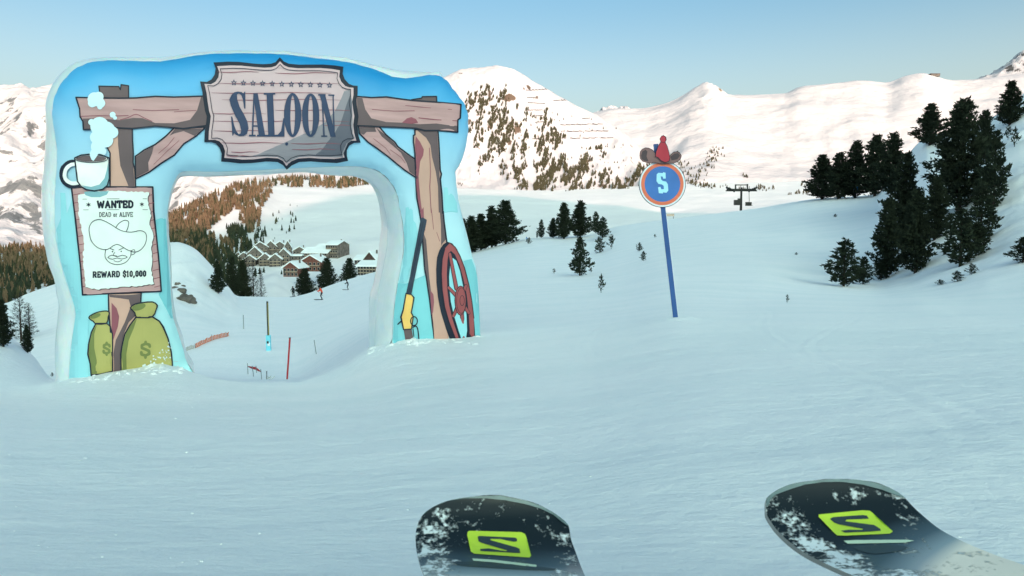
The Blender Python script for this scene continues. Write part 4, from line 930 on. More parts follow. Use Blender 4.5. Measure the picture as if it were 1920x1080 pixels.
# ------------------------------------------------------------------ skis
skim = None
def ski_mat():
    m = bpy.data.materials.new('ski_topsheet'); m.use_nodes = True
    n = m.node_tree.nodes; L = m.node_tree.links; b = n['Principled BSDF']
    b.inputs['Roughness'].default_value = .32; b.inputs['Specular IOR Level'].default_value = .22
    t = n.new('ShaderNodeTexCoord'); uv = n.new('ShaderNodeAttribute'); uv.attribute_name = 'along'
    nz = n.new('ShaderNodeTexNoise'); nz.inputs['Scale'].default_value = 38; nz.inputs['Detail'].default_value = 10; nz.inputs['Roughness'].default_value = .72; L.new(t.outputs['Object'], nz.inputs['Vector'])
    n2 = n.new('ShaderNodeTexNoise'); n2.inputs['Scale'].default_value = 240; n2.inputs['Detail'].default_value = 6; L.new(t.outputs['Object'], n2.inputs['Vector'])
    # colour along the ski: black tip fading to pale cream
    r = n.new('ShaderNodeValToRGB'); cr = r.color_ramp
    cr.elements[0].position = .46; cr.elements[0].color = (.010, .018, .024, 1); cr.elements[1].position = .67; cr.elements[1].color = (.95, .88, .74, 1)
    e = cr.elements.new(.57); e.color = (.06, .10, .13, 1); e = cr.elements.new(.63); e.color = (.26, .34, .38, 1)
    L.new(uv.outputs['Fac'], r.inputs[0])
    # wind-packed snow clinging in patches, thicker to the left edge and beyond the bend
    at = n.new('ShaderNodeAttribute'); at.attribute_name = 'caked'
    a = n.new('ShaderNodeMath'); a.operation = 'MULTIPLY_ADD'; a.inputs[1].default_value = .19; L.new(at.outputs['Fac'], a.inputs[0]); L.new(nz.outputs[0], a.inputs[2])
    a2 = n.new('ShaderNodeMath'); a2.operation = 'MULTIPLY_ADD'; a2.inputs[1].default_value = .42; L.new(n2.outputs[0], a2.inputs[0]); L.new(a.outputs[0], a2.inputs[2])
    k = n.new('ShaderNodeMapRange'); k.inputs[1].default_value = .84; k.inputs[2].default_value = .93; L.new(a2.outputs[0], k.inputs[0])
    mx = n.new('ShaderNodeMix'); mx.data_type = 'RGBA'; L.new(k.outputs[0], mx.inputs[0]); L.new(r.outputs[0], mx.inputs[6]); mx.inputs[7].default_value = (.72, .80, .83, 1)
    L.new(mx.outputs[2], b.inputs['Base Color'])
    rr = n.new('ShaderNodeMapRange'); rr.inputs[3].default_value = .30; rr.inputs[4].default_value = .8; L.new(k.outputs[0], rr.inputs[0]); L.new(rr.outputs[0], b.inputs['Roughness'])
    bp = n.new('ShaderNodeBump'); bp.inputs['Strength'].default_value = .8; bp.inputs['Distance'].default_value = .003; L.new(k.outputs[0], bp.inputs['Height']); L.new(bp.outputs[0], b.inputs['Normal'])
    return m
SKM = ski_mat(); rim = mat('ski_tip_protector', (.14, .21, .22), .35, .5, .2, 60); steel = mat('ski_edge_steel', (.30, .29, .26), .3, .6, .1, 40, metal=.4)
basem = mat('ski_base', (.03, .035, .04), .4, .4, .2, 20)
lime = mat('lime_print', (.52, .73, .055), .4, .4, .06, 30); limep = mat('pale_lime_print', (.58, .74, .56), .4, .4, .06, 30)
darkp = mat('dark_emblem_print', (.03, .05, .06), .4, .4, .1, 30)
def make_ski(stn, label, emblem, letterS, bar, lens, caked, twist):
    root = empty('ski', P((stn[8][0] + stn[8][2]) / 2, (stn[8][1] + stn[8][3]) / 2, stn[8][4]) - Vector((0, 0, .012)), label, 'ski', 'pair of skis pointing down the piste')
    # dense stations
    q = np.linspace(0, len(stn) - 1, (len(stn) - 1) * 5 + 1); A = pchip(np.arange(len(stn)), np.array(stn, float), q)
    n_ = 16; rows = []
    for a, t in zip(A, q):
        row = []
        for j in range(n_ + 1):
            u = j / n_; px = a[0] + (a[2] - a[0]) * u; py = a[1] + (a[3] - a[1]) * u
            py -= a[5] * (1 - (2 * u - 1) ** 2)
            row.append(P(px, py, a[4] + twist * (u - .5)))
        rows.append(row)
    c_ = (rows[-1][0] + rows[-1][-1]) / 2; c0 = (rows[-12][0] + rows[-12][-1]) / 2
    d_ = (c_ - c0); d_.z = -.02 * d_.length; d_.normalize(); s_ = Vector((-d_.y, d_.x, 0)).normalized()
    if s_.dot(rows[-1][-1] - rows[-1][0]) < 0: s_ = -s_
    for L_, hw in ((.12, .056), (.3, .050), (.6, .047), (1.0, .055), (1.15, .058)):
        rows.append([c_ + d_ * L_ + s_ * hw * (2 * j / n_ - 1) for j in range(n_ + 1)])
    nr_ = len(rows); V_ = [v - root.location for r_ in rows for v in r_]; w_ = n_ + 1
    Fc = [[i * w_ + j, (i + 1) * w_ + j, (i + 1) * w_ + j + 1, i * w_ + j + 1] for i in range(nr_ - 1) for j in range(n_)]
    me = mesh('topsheet', V_, Fc)
    al = []; ck = []
    for i in range(nr_):
        t = q[i] if i < len(q) else len(stn)
        for j in range(w_):
            u = j / n_; al.append(min(1, t / 13.0 + (u - .5) * emblem.get('skew', 0)))
            ck.append(caked(t, u))
    for nm, dta in (('along', al), ('caked', ck)):
        a = me.attributes.new(nm, 'FLOAT', 'POINT'); a.data.foreach_set('value', dta)
    link('topsheet', me, SKM, root, True)
    bv = BVHTree.FromPolygons([v for r_ in rows for v in r_], [[f[0], f[1], f[2], f[3]] for f in Fc])
    # body: offset sheet below with side walls
    off = Vector((0, .0035, -.005)); loop = [(0, j) for j in range(w_)] + [(i, n_) for i in range(1, nr_)] + [(nr_ - 1, j) for j in range(n_ - 1, -1, -1)] + [(i, 0) for i in range(nr_ - 2, 0, -1)]
    b1 = MB(); b1.v = [tuple(Vector(v) + off) for v in V_]; b1.f = [f[::-1] for f in Fc]; b1.build('base', basem, root, True)
    b2 = MB(); out_ = []
    cen = [(r_[0] + r_[-1]) / 2 for r_ in rows]
    for (i_, j_) in loop: out_.append(rows[i_][j_] - root.location)
    n2 = len(out_); b2.v = [tuple(v) for v in out_] + [tuple(v + off * .99) for v in out_]
    b2.f = [[k, (k + 1) % n2, n2 + (k + 1) % n2, n2 + k] for k in range(n2)]; b2.build('edge', steel, root, True)
    # protector strip following the tip
    P_ = emblem['rim']; decal('tip_protector', [[P_]], bv, .0012, rim, root, 8)
    decal('emblem', emblem['parts'], bv, .0006, lime, root, 8, label='lime rounded square emblem with an S cut out')
    decal('emblem_letter', letterS, bv, .0010, darkp, root, None)
    decal('pale_bar', bar, bv, .0006, limep, root, None)
    if lens: decal('dark_panel', lens, bv, .0006, darkp, root, None)
    return root, bv
# columns: left px, py, right px, py, distance, bow
L1 = [(912, 928, 940, 928.5, .690, 0), (852, 936, 1000, 942, .688, 0), (815, 949, 1034, 959, .684, 0), (792, 966, 1054, 973, .679, 0), (783, 984, 1066, 986, .672, 0), (779, 1004, 1071, 1012, .660, 1), (780, 1025, 1079, 1034, .645, 2), (784, 1046, 1087, 1056, .622, 3),
      (792, 1070, 1097, 1080, .590, 3), (810, 1108, 1120, 1118, .550, 2), (850, 1190, 1168, 1200, .485, 0), (905, 1300, 1235, 1315, .42, 0)]
cs = lambda x, y: (760 + x / 5.333, 880 + y / 5.333)
rimL = mp_(cs, [(118, 480), (140, 400), (190, 345), (330, 290), (480, 262), (700, 250), (950, 262), (1200, 305), (1400, 380), (1550, 460), (1610, 520), (1636, 575), (1560, 530), (1480, 460), (1350, 395), (1180, 345), (1000, 310), (800, 290), (600, 290), (420, 318), (280, 365), (190, 420), (140, 470)])
embL = mp_(cs, [(640, 618), (1160, 632), (1195, 650), (1210, 680), (1258, 870), (1240, 888), (860, 862), (690, 850), (655, 830), (618, 660), (622, 632)])
sL = mp_(cs, [(722, 682), (740, 674), (1095, 690), (1115, 700), (1118, 728), (1080, 732), (945, 705), (850, 704), (850, 716), (1110, 790), (1142, 805), (1150, 848), (1100, 846), (750, 828), (748, 806), (830, 800), (1010, 830), (1015, 820), (760, 744), (732, 728)])
ck1 = lambda t, u: max(0, min(1, .12 + .75 * math.exp(-((u - .08) / .16) ** 2) * (t > 2) + (.75 if t > 8.6 else 0) * min(1, max(0, (t - 8.6) * 1.2)) + .35 * math.exp(-((t - 3.5) / 1.2) ** 2) * (u < .62) + .5 * math.exp(-((u - .95) / .10) ** 2) * (4.5 < t < 9) - .28 * (u > .25) * (u < .85) * (4 < t < 8)))
sk1, _ = make_ski(L1, 'left ski, black tip with a lime emblem, pointing straight ahead', {'rim': rimL, 'parts': [[embL]], 'skew': .0}, [[sL]], [[mp_(cs, [(668, 897), (900, 912), (1310, 962), (1312, 982), (1190, 972), (900, 938), (680, 920)])]], [[smoothp(mp_(cs, [(480, 935), (700, 930), (1000, 950), (1400, 985), (1500, 1010), (1200, 1008), (800, 985), (560, 965)]), 2)]], ck1, 0)
L2 = [(1548, 898, 1590, 898, .705, 0), (1490, 906, 1640, 904, .703, 0), (1455, 920, 1672, 917, .699, 0), (1436, 938, 1697, 934, .693, 0), (1436, 958, 1712, 950, .685, 0), (1448, 982, 1734, 970, .673, 0), (1470, 1007, 1762, 992, .655, 1), (1508, 1036, 1805, 1015, .63, 1),
      (1560, 1062, 1865, 1040, .595, 0), (1640, 1096, 1945, 1068, .55, 0), (1760, 1145, 2070, 1115, .49, 0), (1900, 1215, 2230, 1180, .42, 0)]
ct = lambda x, y: (1400 + x / 3.692, 870 + y / 3.692)
rimR = mp_(ct, [(125, 250), (150, 215), (230, 165), (330, 128), (450, 108), (600, 100), (750, 108), (880, 130), (980, 160), (1050, 195), (1098, 240), (1020, 215), (930, 180), (800, 145), (650, 125), (520, 128), (400, 145), (290, 180), (200, 215), (165, 245), (150, 290), (130, 300)])
embR = mp_(ct, [(498, 352), (800, 323), (850, 326), (868, 338), (1012, 470), (990, 486), (680, 500), (625, 498), (605, 480), (497, 368)])
sR = mp_(ct, [(575, 385), (600, 372), (800, 358), (830, 362), (845, 384), (800, 386), (690, 390), (682, 402), (880, 428), (925, 455), (928, 468), (860, 474), (680, 482), (652, 468), (700, 462), (800, 462), (805, 455), (640, 425), (605, 412)])
ck2 = lambda t, u: max(0, min(1, .12 + .8 * math.exp(-((u - .10) / .17) ** 2) * (t > 2.5) + .45 * math.exp(-((t - 2.6) / .5) ** 2) * (u > .45) + .85 * min(1, max(0, (t - 7.0) * .9)) * (u < .36 + .14 * math.sin(t * 3)) - .3 * (.3 < u < .8) * (3.5 < t < 6.8)))
sk2, _ = make_ski(L2, 'right ski, black tip with a lime emblem, pale body running off to the right', {'rim': rimR, 'parts': [[embR]], 'skew': .22}, [[sR]], [[mp_(ct, [(670, 535), (760, 530), (1110, 528), (1160, 535), (1100, 548), (700, 556)])]], [[smoothp(mp_(ct, [(740, 580), (850, 566), (1000, 564), (1110, 575), (1080, 600), (980, 618), (880, 626), (800, 610)]), 2)]], ck2, 0)

# ------------------------------------------------------------------ conifers
fol = mat('pine_needles', (.026, .036, .022), .75, .15, .45, 1.2)
fol2 = mat('young_pine_needles', (.030, .042, .026), .75, .15, .45, 1.5)
bark = mat('pine_bark', (.055, .042, .035), .9, .1, .3, 8, bump=.5)
larch = mat('larch_twigs', (.150, .105, .066), .85, .1, .35, .3)
larchd = mat('bare_twigs', (.035, .030, .028), .85, .1, .35, .3)
firm = mat('fir_green', (.060, .060, .032), .8, .1, .35, .3)
def conifer_mesh(seed, ratio, nb, per, dens=1.0, up=.25, tuft=.03, top=.03, belly=.25, low=.04, tw=1.0):
    """unit-height conifer: whorls of limbs, each limb feathered with needle tufts"""
    R = np.random.RandomState(seed); V_ = []; tv = MB(); tv.tube([(0, 0, -.05), (0, 0, .5), (0, 0, .97)], [.018, .011, .002], 7)
    for k in range(nb):
        h = low + (.98 - low) * (k + R.rand()) / nb
        s_ = (1 - h) ; env = ratio / 2 * min(1, s_ ** .75 * 1.15 + .02) * (min(1, (h - low) / belly + .55))
        L_ = env * (.48 + .74 * R.rand()) + .008
        a = k * 2.39996 + R.rand() * .9; u_ = up + .35 * h + .2 * (R.rand() - .5)
        dx = np.array([math.cos(a), math.sin(a), u_]); dx /= np.linalg.norm(dx)
        e = np.array([0, 0, h]) + dx * L_ + np.array([0, 0, .12 * L_])
        if k % 3 == 0: tv.tube([(0, 0, h), tuple(np.array([0, 0, h]) + dx * L_ * .8)], [.0045 * (1.3 - h), .001], 3, False)
        m_ = max(3, int(per * dens * (L_ / (ratio / 2)) + 2))
        t = (R.rand(m_) ** .6); c = np.array([0, 0, h])[None] + dx[None] * (L_ * t)[:, None] + np.array([0, 0, .12 * L_])[None] * (t ** 2)[:, None]
        sp = .16 * L_ * (1.1 - t) + .010
        c = c + R.normal(size=(m_, 3)) * sp[:, None] * np.array([1, 1, .6])
        d = dx[None] * .9 + R.normal(size=(m_, 3)) * .75 + np.array([0, 0, .35])
        d /= np.linalg.norm(d, axis=1)[:, None]
        sd = np.cross(d, R.normal(size=(m_, 3))); sd /= np.linalg.norm(sd, axis=1)[:, None] + 1e-9
        l = tuft * (.6 + .8 * R.rand(m_))[:, None]; w2 = l * .26 * tw
        V_.append(np.stack([c - sd * w2, c + sd * w2, c + d * l], 1))
        V_.append(np.stack([c - np.cross(sd, d) * w2, c + np.cross(sd, d) * w2, c + d * l * .9], 1))
    A = np.concatenate(V_).reshape(-1, 3); n = len(A) // 3
    cm = mesh('crown', A, np.arange(n * 3).reshape(n, 3)); tm = mesh('trunk', tv.v, tv.f)
    return cm, tm
def with_mat(p, m): p[0].materials.append(m); p[1].materials.append(bark); return p
DENSE = [with_mat(conifer_mesh(s_, .42, 120, 54, up=.34, tuft=.036, tw=1.15), fol) for s_ in (1, 2, 3, 4)]
BROAD = [with_mat(conifer_mesh(s_, .52, 150, 70, up=.38, tuft=.030, belly=.15, tw=1.1), fol) for s_ in (5, 6)]
YOUNG = [with_mat(conifer_mesh(s_, .50, 58, 42, up=.40, tuft=.050, low=.04, tw=1.1), fol2) for s_ in (7, 8, 9)]
SPRIG = [with_mat(conifer_mesh(s_, .75, 14, 12, up=.75, tuft=.13, low=.1), fol2) for s_ in (10, 11)]
BUSH = [with_mat(conifer_mesh(s_, .9, 30, 22, up=.3, tuft=.10, low=.02), fol2) for s_ in (12,)]
BARE = [(lambda p: (p[0].materials.append(larchd), p[1].materials.append(bark), p)[2])(conifer_mesh(s_, .38, 70, 26, up=.15, tuft=.045, tw=.25)) for s_ in (13, 14)]
RAT = {'D': .42, 'B': .52, 'Y': .50, 'S': .75, 'U': .9, 'L': .38}
POOL = {'D': DENSE, 'B': BROAD, 'Y': YOUNG, 'S': SPRIG, 'U': BUSH, 'L': BARE}
def tree(kind, px, pb, ptop, wpx, label, Y=None, group=None, cat='tree', name='pine_tree', lean=0):
    if Y is None:
        h = hit(BV_NEAR, px, pb)
        if h is None:
            for dy in range(1, 60):
                h = hit(BV_NEAR, px, pb + dy)
                if h is not None: break
        b = h
    else: b = P(px, pb, Y)
    Y = b.y; H_ = (P(px, ptop, Y) - P(px, pb, Y)).z + (P(px, pb, Y).z - b.z)
    W_ = wpx / F * Y / RAT[kind]
    cm, tm = rnd.choice(POOL[kind])
    e = empty(name, b - Vector((0, 0, .02 * H_)), label, cat, group, rz=rnd.random() * 6.28)
    e.rotation_euler.x = lean
    for nm, me in (('crown', cm), ('trunk', tm)):
        o_ = bpy.data.objects.new(nm, me); COL.objects.link(o_); o_.parent = e; o_.scale = (W_, W_, H_)
    return e
T = [
 ('D', 1893, 235, 150, 52, 'dark pine alone on the crest of the steep bank, topmost tree at the right edge'),
 ('D', 1743, 272, 192, 58, 'dark pine on the rounded knoll behind the tallest pine'),
 ('B', 1797, 395, 182, 132, 'tallest and broadest dark pine on the steep bank'),
 ('D', 1845, 300, 205, 45, 'narrow dark pine joined to the right shoulder of the tallest pine'),
 ('D', 1752, 450, 330, 60, 'dark pine squeezed under the left side of the tallest pine'),
 ('D', 1694, 470, 282, 84, 'pointed dark pine left of the tallest pine, on the foot of the bank'),
 ('D', 1662, 520, 368, 58, 'lower bushy pine at the foot of the bank, left front of the pointed pine'),
 ('D', 1716, 512, 350, 72, 'brownish dark pine at the foot of the bank, right front of the pointed pine'),
 ('Y', 1862, 392, 242, 62, 'open spiky young pine on the bank just right of the tallest pine'),
 ('Y', 1838, 455, 345, 66, 'young pine below the open spiky pine on the bank'),
 ('Y', 1800, 500, 388, 78, 'young pine with separate boughs standing lowest on the bank'),
 ('Y', 1830, 480, 415, 52, 'half height pine tucked behind the lowest young pine on the bank'),
 ('Y', 1582, 537, 446, 72, 'small spiky pine standing by itself left of the bank'),
 ('Y', 1618, 533, 480, 42, 'smallest pine joined to the right of the lone spiky pine'),
 ('Y', 1652, 525, 488, 34, 'tiny pine under the left flank of the lower bushy pine'),
 ('Y', 1918, 492, 443, 54, 'small pine cut by the right edge on the bank'),
 ('S', 1861, 425, 392, 28, 'sprig of young pine on the open snow under the open spiky pine', 'shrub'),
 ('S', 1902, 275, 240, 24, 'sprig of pine under the topmost pine at the right edge', 'shrub'),
 ('S', 1890, 262, 236, 22, 'twiggy seedling at the foot of the topmost pine', 'shrub'),
 ('U', 1795, 528, 508, 30, 'low dark bush on the snow beneath the lowest young pine', 'shrub'),
 ('U', 1822, 514, 494, 24, 'low bush right of the dark bush beneath the lowest young pine', 'shrub'),
 ('U', 1763, 534, 524, 20, 'flat little bush lying left of the dark bush beneath the lowest young pine', 'shrub'),
 ('D', 1541, 374, 288, 62, 'dark pine at the left end of the row on the piste crest'),
 ('D', 1572, 373, 284, 60, 'second pine from the left in the row on the piste crest'),
 ('D', 1603, 371, 262, 62, 'pointed pine in the middle of the row on the piste crest'),
 ('D', 1640, 368, 250, 70, 'fourth pine from the left in the row on the piste crest'),
 ('D', 1672, 364, 246, 64, 'dark pine at the right end of the row on the piste crest'),
 ('B', 948, 458, 374, 72, 'largest rounded dark pine in the clump just right of the arch'),
 ('D', 922, 462, 385, 48, 'dark pine behind the left side of the largest pine in the clump by the arch'),
 ('D', 902, 468, 400, 48, 'middle pine of the dark clump just right of the arch'),
 ('D', 884, 474, 404, 48, 'pine nearest the arch edge in the dark clump'),
 ('D', 868, 478, 408, 40, 'pine partly hidden by the right leg of the arch'),
 ('Y', 1015, 436, 411, 18, 'small pine alone between the clump by the arch and the red skier'),
 ('D', 1037, 446, 408, 22, 'slim pine left of the red skier'),
 ('D', 1057, 448, 379, 36, 'tall narrow pine just right of the red skier'),
 ('D', 1088, 445, 375, 46, 'broad dark pine right of the tall narrow pine by the red skier'),
 ('Y', 1117, 428, 396, 24, 'small pine behind the bent open pine'),
 ('Y', 1130, 446, 406, 30, 'open ragged pine at the right end of the group by the red skier'),
 ('Y', 1087, 517, 443, 46, 'conical pine standing alone in the middle of the slope'),
 ('U', 1124, 474, 444, 28, 'round bushy pine under the open ragged pine', 'shrub'),
 ('S', 1146, 467, 440, 22, 'sprig of pine right of the round bushy pine', 'shrub'),
 ('S', 1127, 549, 516, 22, 'sprig of pine low on the slope below the conical pine', 'shrub'),
 ('U', 1199, 471, 455, 16, 'upper of two dark bushes left of the sign pole', 'shrub'),
 ('U', 1206, 489, 471, 16, 'lower of two dark bushes left of the sign pole', 'shrub'),
 ('S', 1108, 511, 502, 10, 'tiny tuft right of the foot of the conical pine', 'shrub'),
 ('S', 1039, 513, 504, 10, 'tiny tuft on the slope left of the conical pine', 'shrub'),
 ('S', 1228, 446, 439, 7, 'tiny tuft directly left of the sign pole', 'shrub'),
 ('U', 1566, 407, 401, 9, 'tiny bush on the bare slope under the row of pines on the crest', 'shrub'),
 ('U', 1493, 478, 473, 7, 'tiny tuft on the slope between sign and bank', 'shrub'),
 ('S', 1476, 568, 553, 9, 'thin dry twig in the snow between sign and bank', 'shrub'),
 ('U', 992, 457, 445, 12, 'little round bush beside the person in blue', 'shrub'),
 ('U', 1007, 442, 437, 6, 'tiny tuft above the person in blue', 'shrub'),
 ('D', 409, 550, 487, 30, 'nearest dark pine seen through the arch, at the foot of the snow knoll'),
 ('U', 118, 594, 588, 8, 'tiny bush on the snow left of the arch', 'shrub'),
 ('U', 98, 706, 698, 6, 'tiny tuft at the foot of the arch on its left', 'shrub'),
 ('D', 52, 662, 608, 22, 'small dark pine standing behind the snow mound left of the arch'),
 ('L', 40, 640, 548, 48, 'bare grey larch behind the snow mound left of the arch'),
 ('L', 56, 632, 566, 30, 'smaller bare larch right of the large bare larch'),
 ('D', 6, 650, 560, 44, 'black pine cut by the left edge behind the snow mound'),
]
for r_ in T:
    k_, px, pb, pt, wp, lab = r_[:6]; cat = r_[6] if len(r_) > 6 else 'tree'
    tree(k_, px, pb, pt, wp, lab, cat=cat, name='shrub' if cat == 'shrub' else 'pine_tree')
# trees whose feet are hidden behind the piste crest
T2 = [('B', 572, 562, 502, 44, 170, 'D', 'dark fir below the brick red chalets, peeping over the piste edge'),
 ('B', 614, 552, 482, 42, 172, 'D', 'dark fir between the two other firs that peep over the piste edge'),
 ('B', 656, 545, 483, 40, 172, 'D', 'dark fir left of the timber apartment block, peeping over the piste edge'),
 ('B', 437, 560, 478, 36, 165, 'D', 'broad dark pine behind the nearest pine seen through the arch'),
 ('D', 456, 570, 487, 34, 185, 'D', 'dark pine right of the broad pine seen through the arch'),
 ('L', 476, 575, 484, 30, 200, 'D', 'bare larch left of the snowy hillock seen through the arch'),
 ('L', 464, 575, 470, 26, 210, 'D', 'tall thin bare larch above the dark pines seen through the arch'),
 ('L', 490, 570, 500, 22, 230, 'D', 'short bare larch at the left foot of the snowy hillock')]
for k_, px, pb, pt, wp, Y_, _, lab in T2: tree(k_, px, pb, pt, wp, lab, Y=Y_)

# far conifers: light meshes
def small_conifer(seed, ratio, jag):
    R = random.Random(seed); V_ = []; F_ = []
    n = 7
    for L_ in range(4):
        zb = .06 + L_ * .21; zt = min(1, zb + .40); r0 = ratio / 2 * (1 - zb) ** .8; b = len(V_)
        V_.append((0, 0, zt))
        for q in range(n * 2):
            rr = r0 * (1 if q % 2 == 0 else .55) * (1 + jag * (R.random() - .5)); a = math.pi * q / n + L_
            V_.append((rr * math.cos(a), rr * math.sin(a), zb + .05 * R.random()))
        for q in range(n * 2): F_.append([b, b + 1 + q, b + 1 + (q + 1) % (n * 2)])
    b = len(V_); V_ += [(.02, 0, -.05), (-.01, .017, -.05), (-.01, -.017, -.05), (0, 0, .5)]; F_ += [[b, b + 1, b + 3], [b + 1, b + 2, b + 3], [b + 2, b, b + 3]]
    return V_, F_
SC = [small_conifer(s_, .42, .7) for s_ in range(5)]
SCM = {}
for nm, m_ in (('larch_tree', larch), ('fir_tree', firm), ('dark_fir_tree', fol)):
    SCM[nm] = []
    for V_, F_ in SC: me = mesh(nm, V_, F_); me.materials.append(m_); SCM[nm].append(me)
FZ = [  # polygon, count, height m, kinds (larch, fir, dark), terrain
 ([(314, 410), (345, 392), (400, 370), (440, 352), (480, 341), (520, 338), (512, 362), (500, 378), (490, 392), (486, 425), (470, 440), (455, 430), (445, 400), (418, 408), (400, 425), (385, 440), (365, 445), (340, 450), (314, 450)], 1500, (8, 13), (.72, .22, .06), BV_VAL, .8),
 ([(314, 432), (350, 450), (385, 440), (405, 452), (400, 480), (395, 512), (410, 545), (360, 500), (330, 462), (314, 455)], 520, (8, 13), (.40, .2, .40), BV_VAL, .9),
 ([(425, 430), (462, 435), (460, 452), (440, 462), (428, 458)], 90, (8, 12), (.0, .1, .9), BV_VAL, .9),
 ([(412, 448), (440, 452), (438, 462), (414, 460)], 70, (5, 8), (1, 0, 0), BV_VAL, .9),
 ([(395, 470), (470, 462), (480, 480), (440, 500), (470, 520), (455, 545), (420, 530), (400, 500)], 130, (8, 14), (.1, .1, .8), BV_VAL, .8),
 ([(480, 425), (500, 428), (500, 460), (470, 462)], 22, (6, 10), (.0, .2, .8), BV_VAL, .8),
 ([(520, 338), (700, 329), (706, 345), (640, 354), (560, 352), (515, 350)], 420, (11, 18), (.5, .45, .05), BV_VAL, .9),
 ([(-60, 470), (100, 463), (118, 500), (120, 545), (60, 520), (0, 512), (-60, 515)], 900, (9, 14), (.85, .12, .03), BV_VAL, .85),
 ([(-60, 512), (0, 510), (60, 505), (122, 500), (130, 560), (90, 545), (60, 556), (0, 590), (-60, 600)], 420, (9, 15), (.30, .10, .60), BV_VAL, .85),
 ([(500, 405), (560, 395), (560, 430), (505, 440)], 8, (6, 9), (.1, .1, .8), BV_VAL, .9),
]
cands = []
R = random.Random(5)
def scat(poly, n, bvs):
    xs = [p[0] for p in poly]; ys = [p[1] for p in poly]; k = 0; t = 0
    while k < n and t < n * 12:
        t += 1; x, y = R.uniform(min(xs), max(xs)), R.uniform(min(ys), max(ys))
        if not inpoly(x, y, poly): continue
        if noise.noise(Vector((x / 11, y / 8, 4.2))) < -.22: continue
        h = hit(bvs, x, y)
        if h is None: continue
        k += 1; yield x, y, h
AREA = ['on the sunlit upper spur beyond the arch', 'on the lower shaded flank of the spur', 'in the dark stand below the bright clearing on the spur', 'in the rusty patch under the dark stand', 'on the slope just left of the chalets', 'at the edge of the white hillside above the chalets', 'in the band along the top of the white hillside', 'in the sunlit forest left of the arch', 'in the black forest foot left of the arch', 'loosely scattered on the white hillside', 'single on the white hillside', 'in the hedge along the piste edge below the village']
for ai_, (poly, n, hr, kinds, bvs, wf) in enumerate(FZ):
    for x, y, h in scat(poly, n, bvs):
        q = R.random(); kd = 'larch_tree' if q < kinds[0] else 'fir_tree' if q < kinds[0] + kinds[1] else 'dark_fir_tree'
        cands.append((R.uniform(*hr) / h.y, h, kd, R.uniform(.75, 1.25) * wf, ai_))
# singles on the white hillside
for x, y, hp in [(543, 435, 14), (537, 438, 6), (510, 432, 5), (545, 403, 9), (549, 402, 5), (523, 400, 7), (512, 406, 9), (544, 386, 5), (557, 387, 3), (522, 411, 4), (529, 412, 4), (552, 430, 4), (645, 465, 6), (640, 460, 3), (477, 420, 12), (488, 432, 9), (515, 448, 4), (482, 452, 6), (472, 458, 7)]:
    h = hit(BV_VAL, x, y)
    if h: cands.append((hp / F, h, 'dark_fir_tree', 1.0, 10))
for x, y, hp in [(484, 562, 18), (498, 560, 14), (508, 558, 12), (516, 560, 16), (524, 557, 12), (534, 556, 12), (541, 553, 14), (549, 551, 12), (556, 548, 18), (562, 546, 14), (470, 560, 20), (461, 561, 22), (528, 515, 9), (533, 512, 7), (487, 515, 14), (495, 512, 12), (479, 519, 18), (458, 505, 22), (450, 500, 20), (444, 498, 24), (436, 492, 22), (520, 553, 10), (490, 548, 12), (504, 551, 8), (599, 548, 12), (640, 530, 10), (700, 515, 8)]:
    h = P(x, y, 330 + 60 * R.random()); cands.append((hp / F, h, 'dark_fir_tree', 1.3, 11))
cands.sort(key=lambda c: -c[0])
LAB = {'larch_tree': 'brown larch', 'fir_tree': 'olive green fir', 'dark_fir_tree': 'dark fir'}
rest = {k: ([], []) for k in LAB}; cnt = {k: 0 for k in LAB}
for sz0, h, kd, wf, ai_ in cands:
    H_ = sz0 * h.y; ro_ = R.random() * 6.28; sx = H_ * wf
    if sum(cnt.values()) < 300:
        cnt[kd] += 1
        o_ = bpy.data.objects.new(kd, R.choice(SCM[kd])); COL.objects.link(o_); o_.location = h; o_.scale = (sx, sx, H_); o_.rotation_euler.z = ro_
        tag(o_, LAB[kd] + ' ' + AREA[ai_], 'tree', LAB[kd] + ' trees ' + AREA[ai_])
    else:
        V_, F_ = R.choice(SC); VV, FF = rest[kd]; b = len(VV); c, s_ = math.cos(ro_) * sx, math.sin(ro_) * sx
        VV += [(h.x + v[0] * c - v[1] * s_, h.y + v[0] * s_ + v[1] * c, h.z + v[2] * H_) for v in V_]; FF += [[b + i_ for i_ in f] for f in F_]
for kd, (VV, FF) in rest.items():
    if VV:
        o_ = link({'larch_tree': 'larch_forest', 'fir_tree': 'fir_forest', 'dark_fir_tree': 'dark_forest'}[kd], mesh(kd, VV, FF), SCM[kd][0].materials[0])
        tag(o_, {'larch_tree': 'sunlit brown larch forest covering the spur beyond the arch', 'fir_tree': 'green firs mixed through the forest on the spur', 'dark_fir_tree': 'dark shaded conifers at the foot of the spur'}[kd], 'forest', kind='stuff')
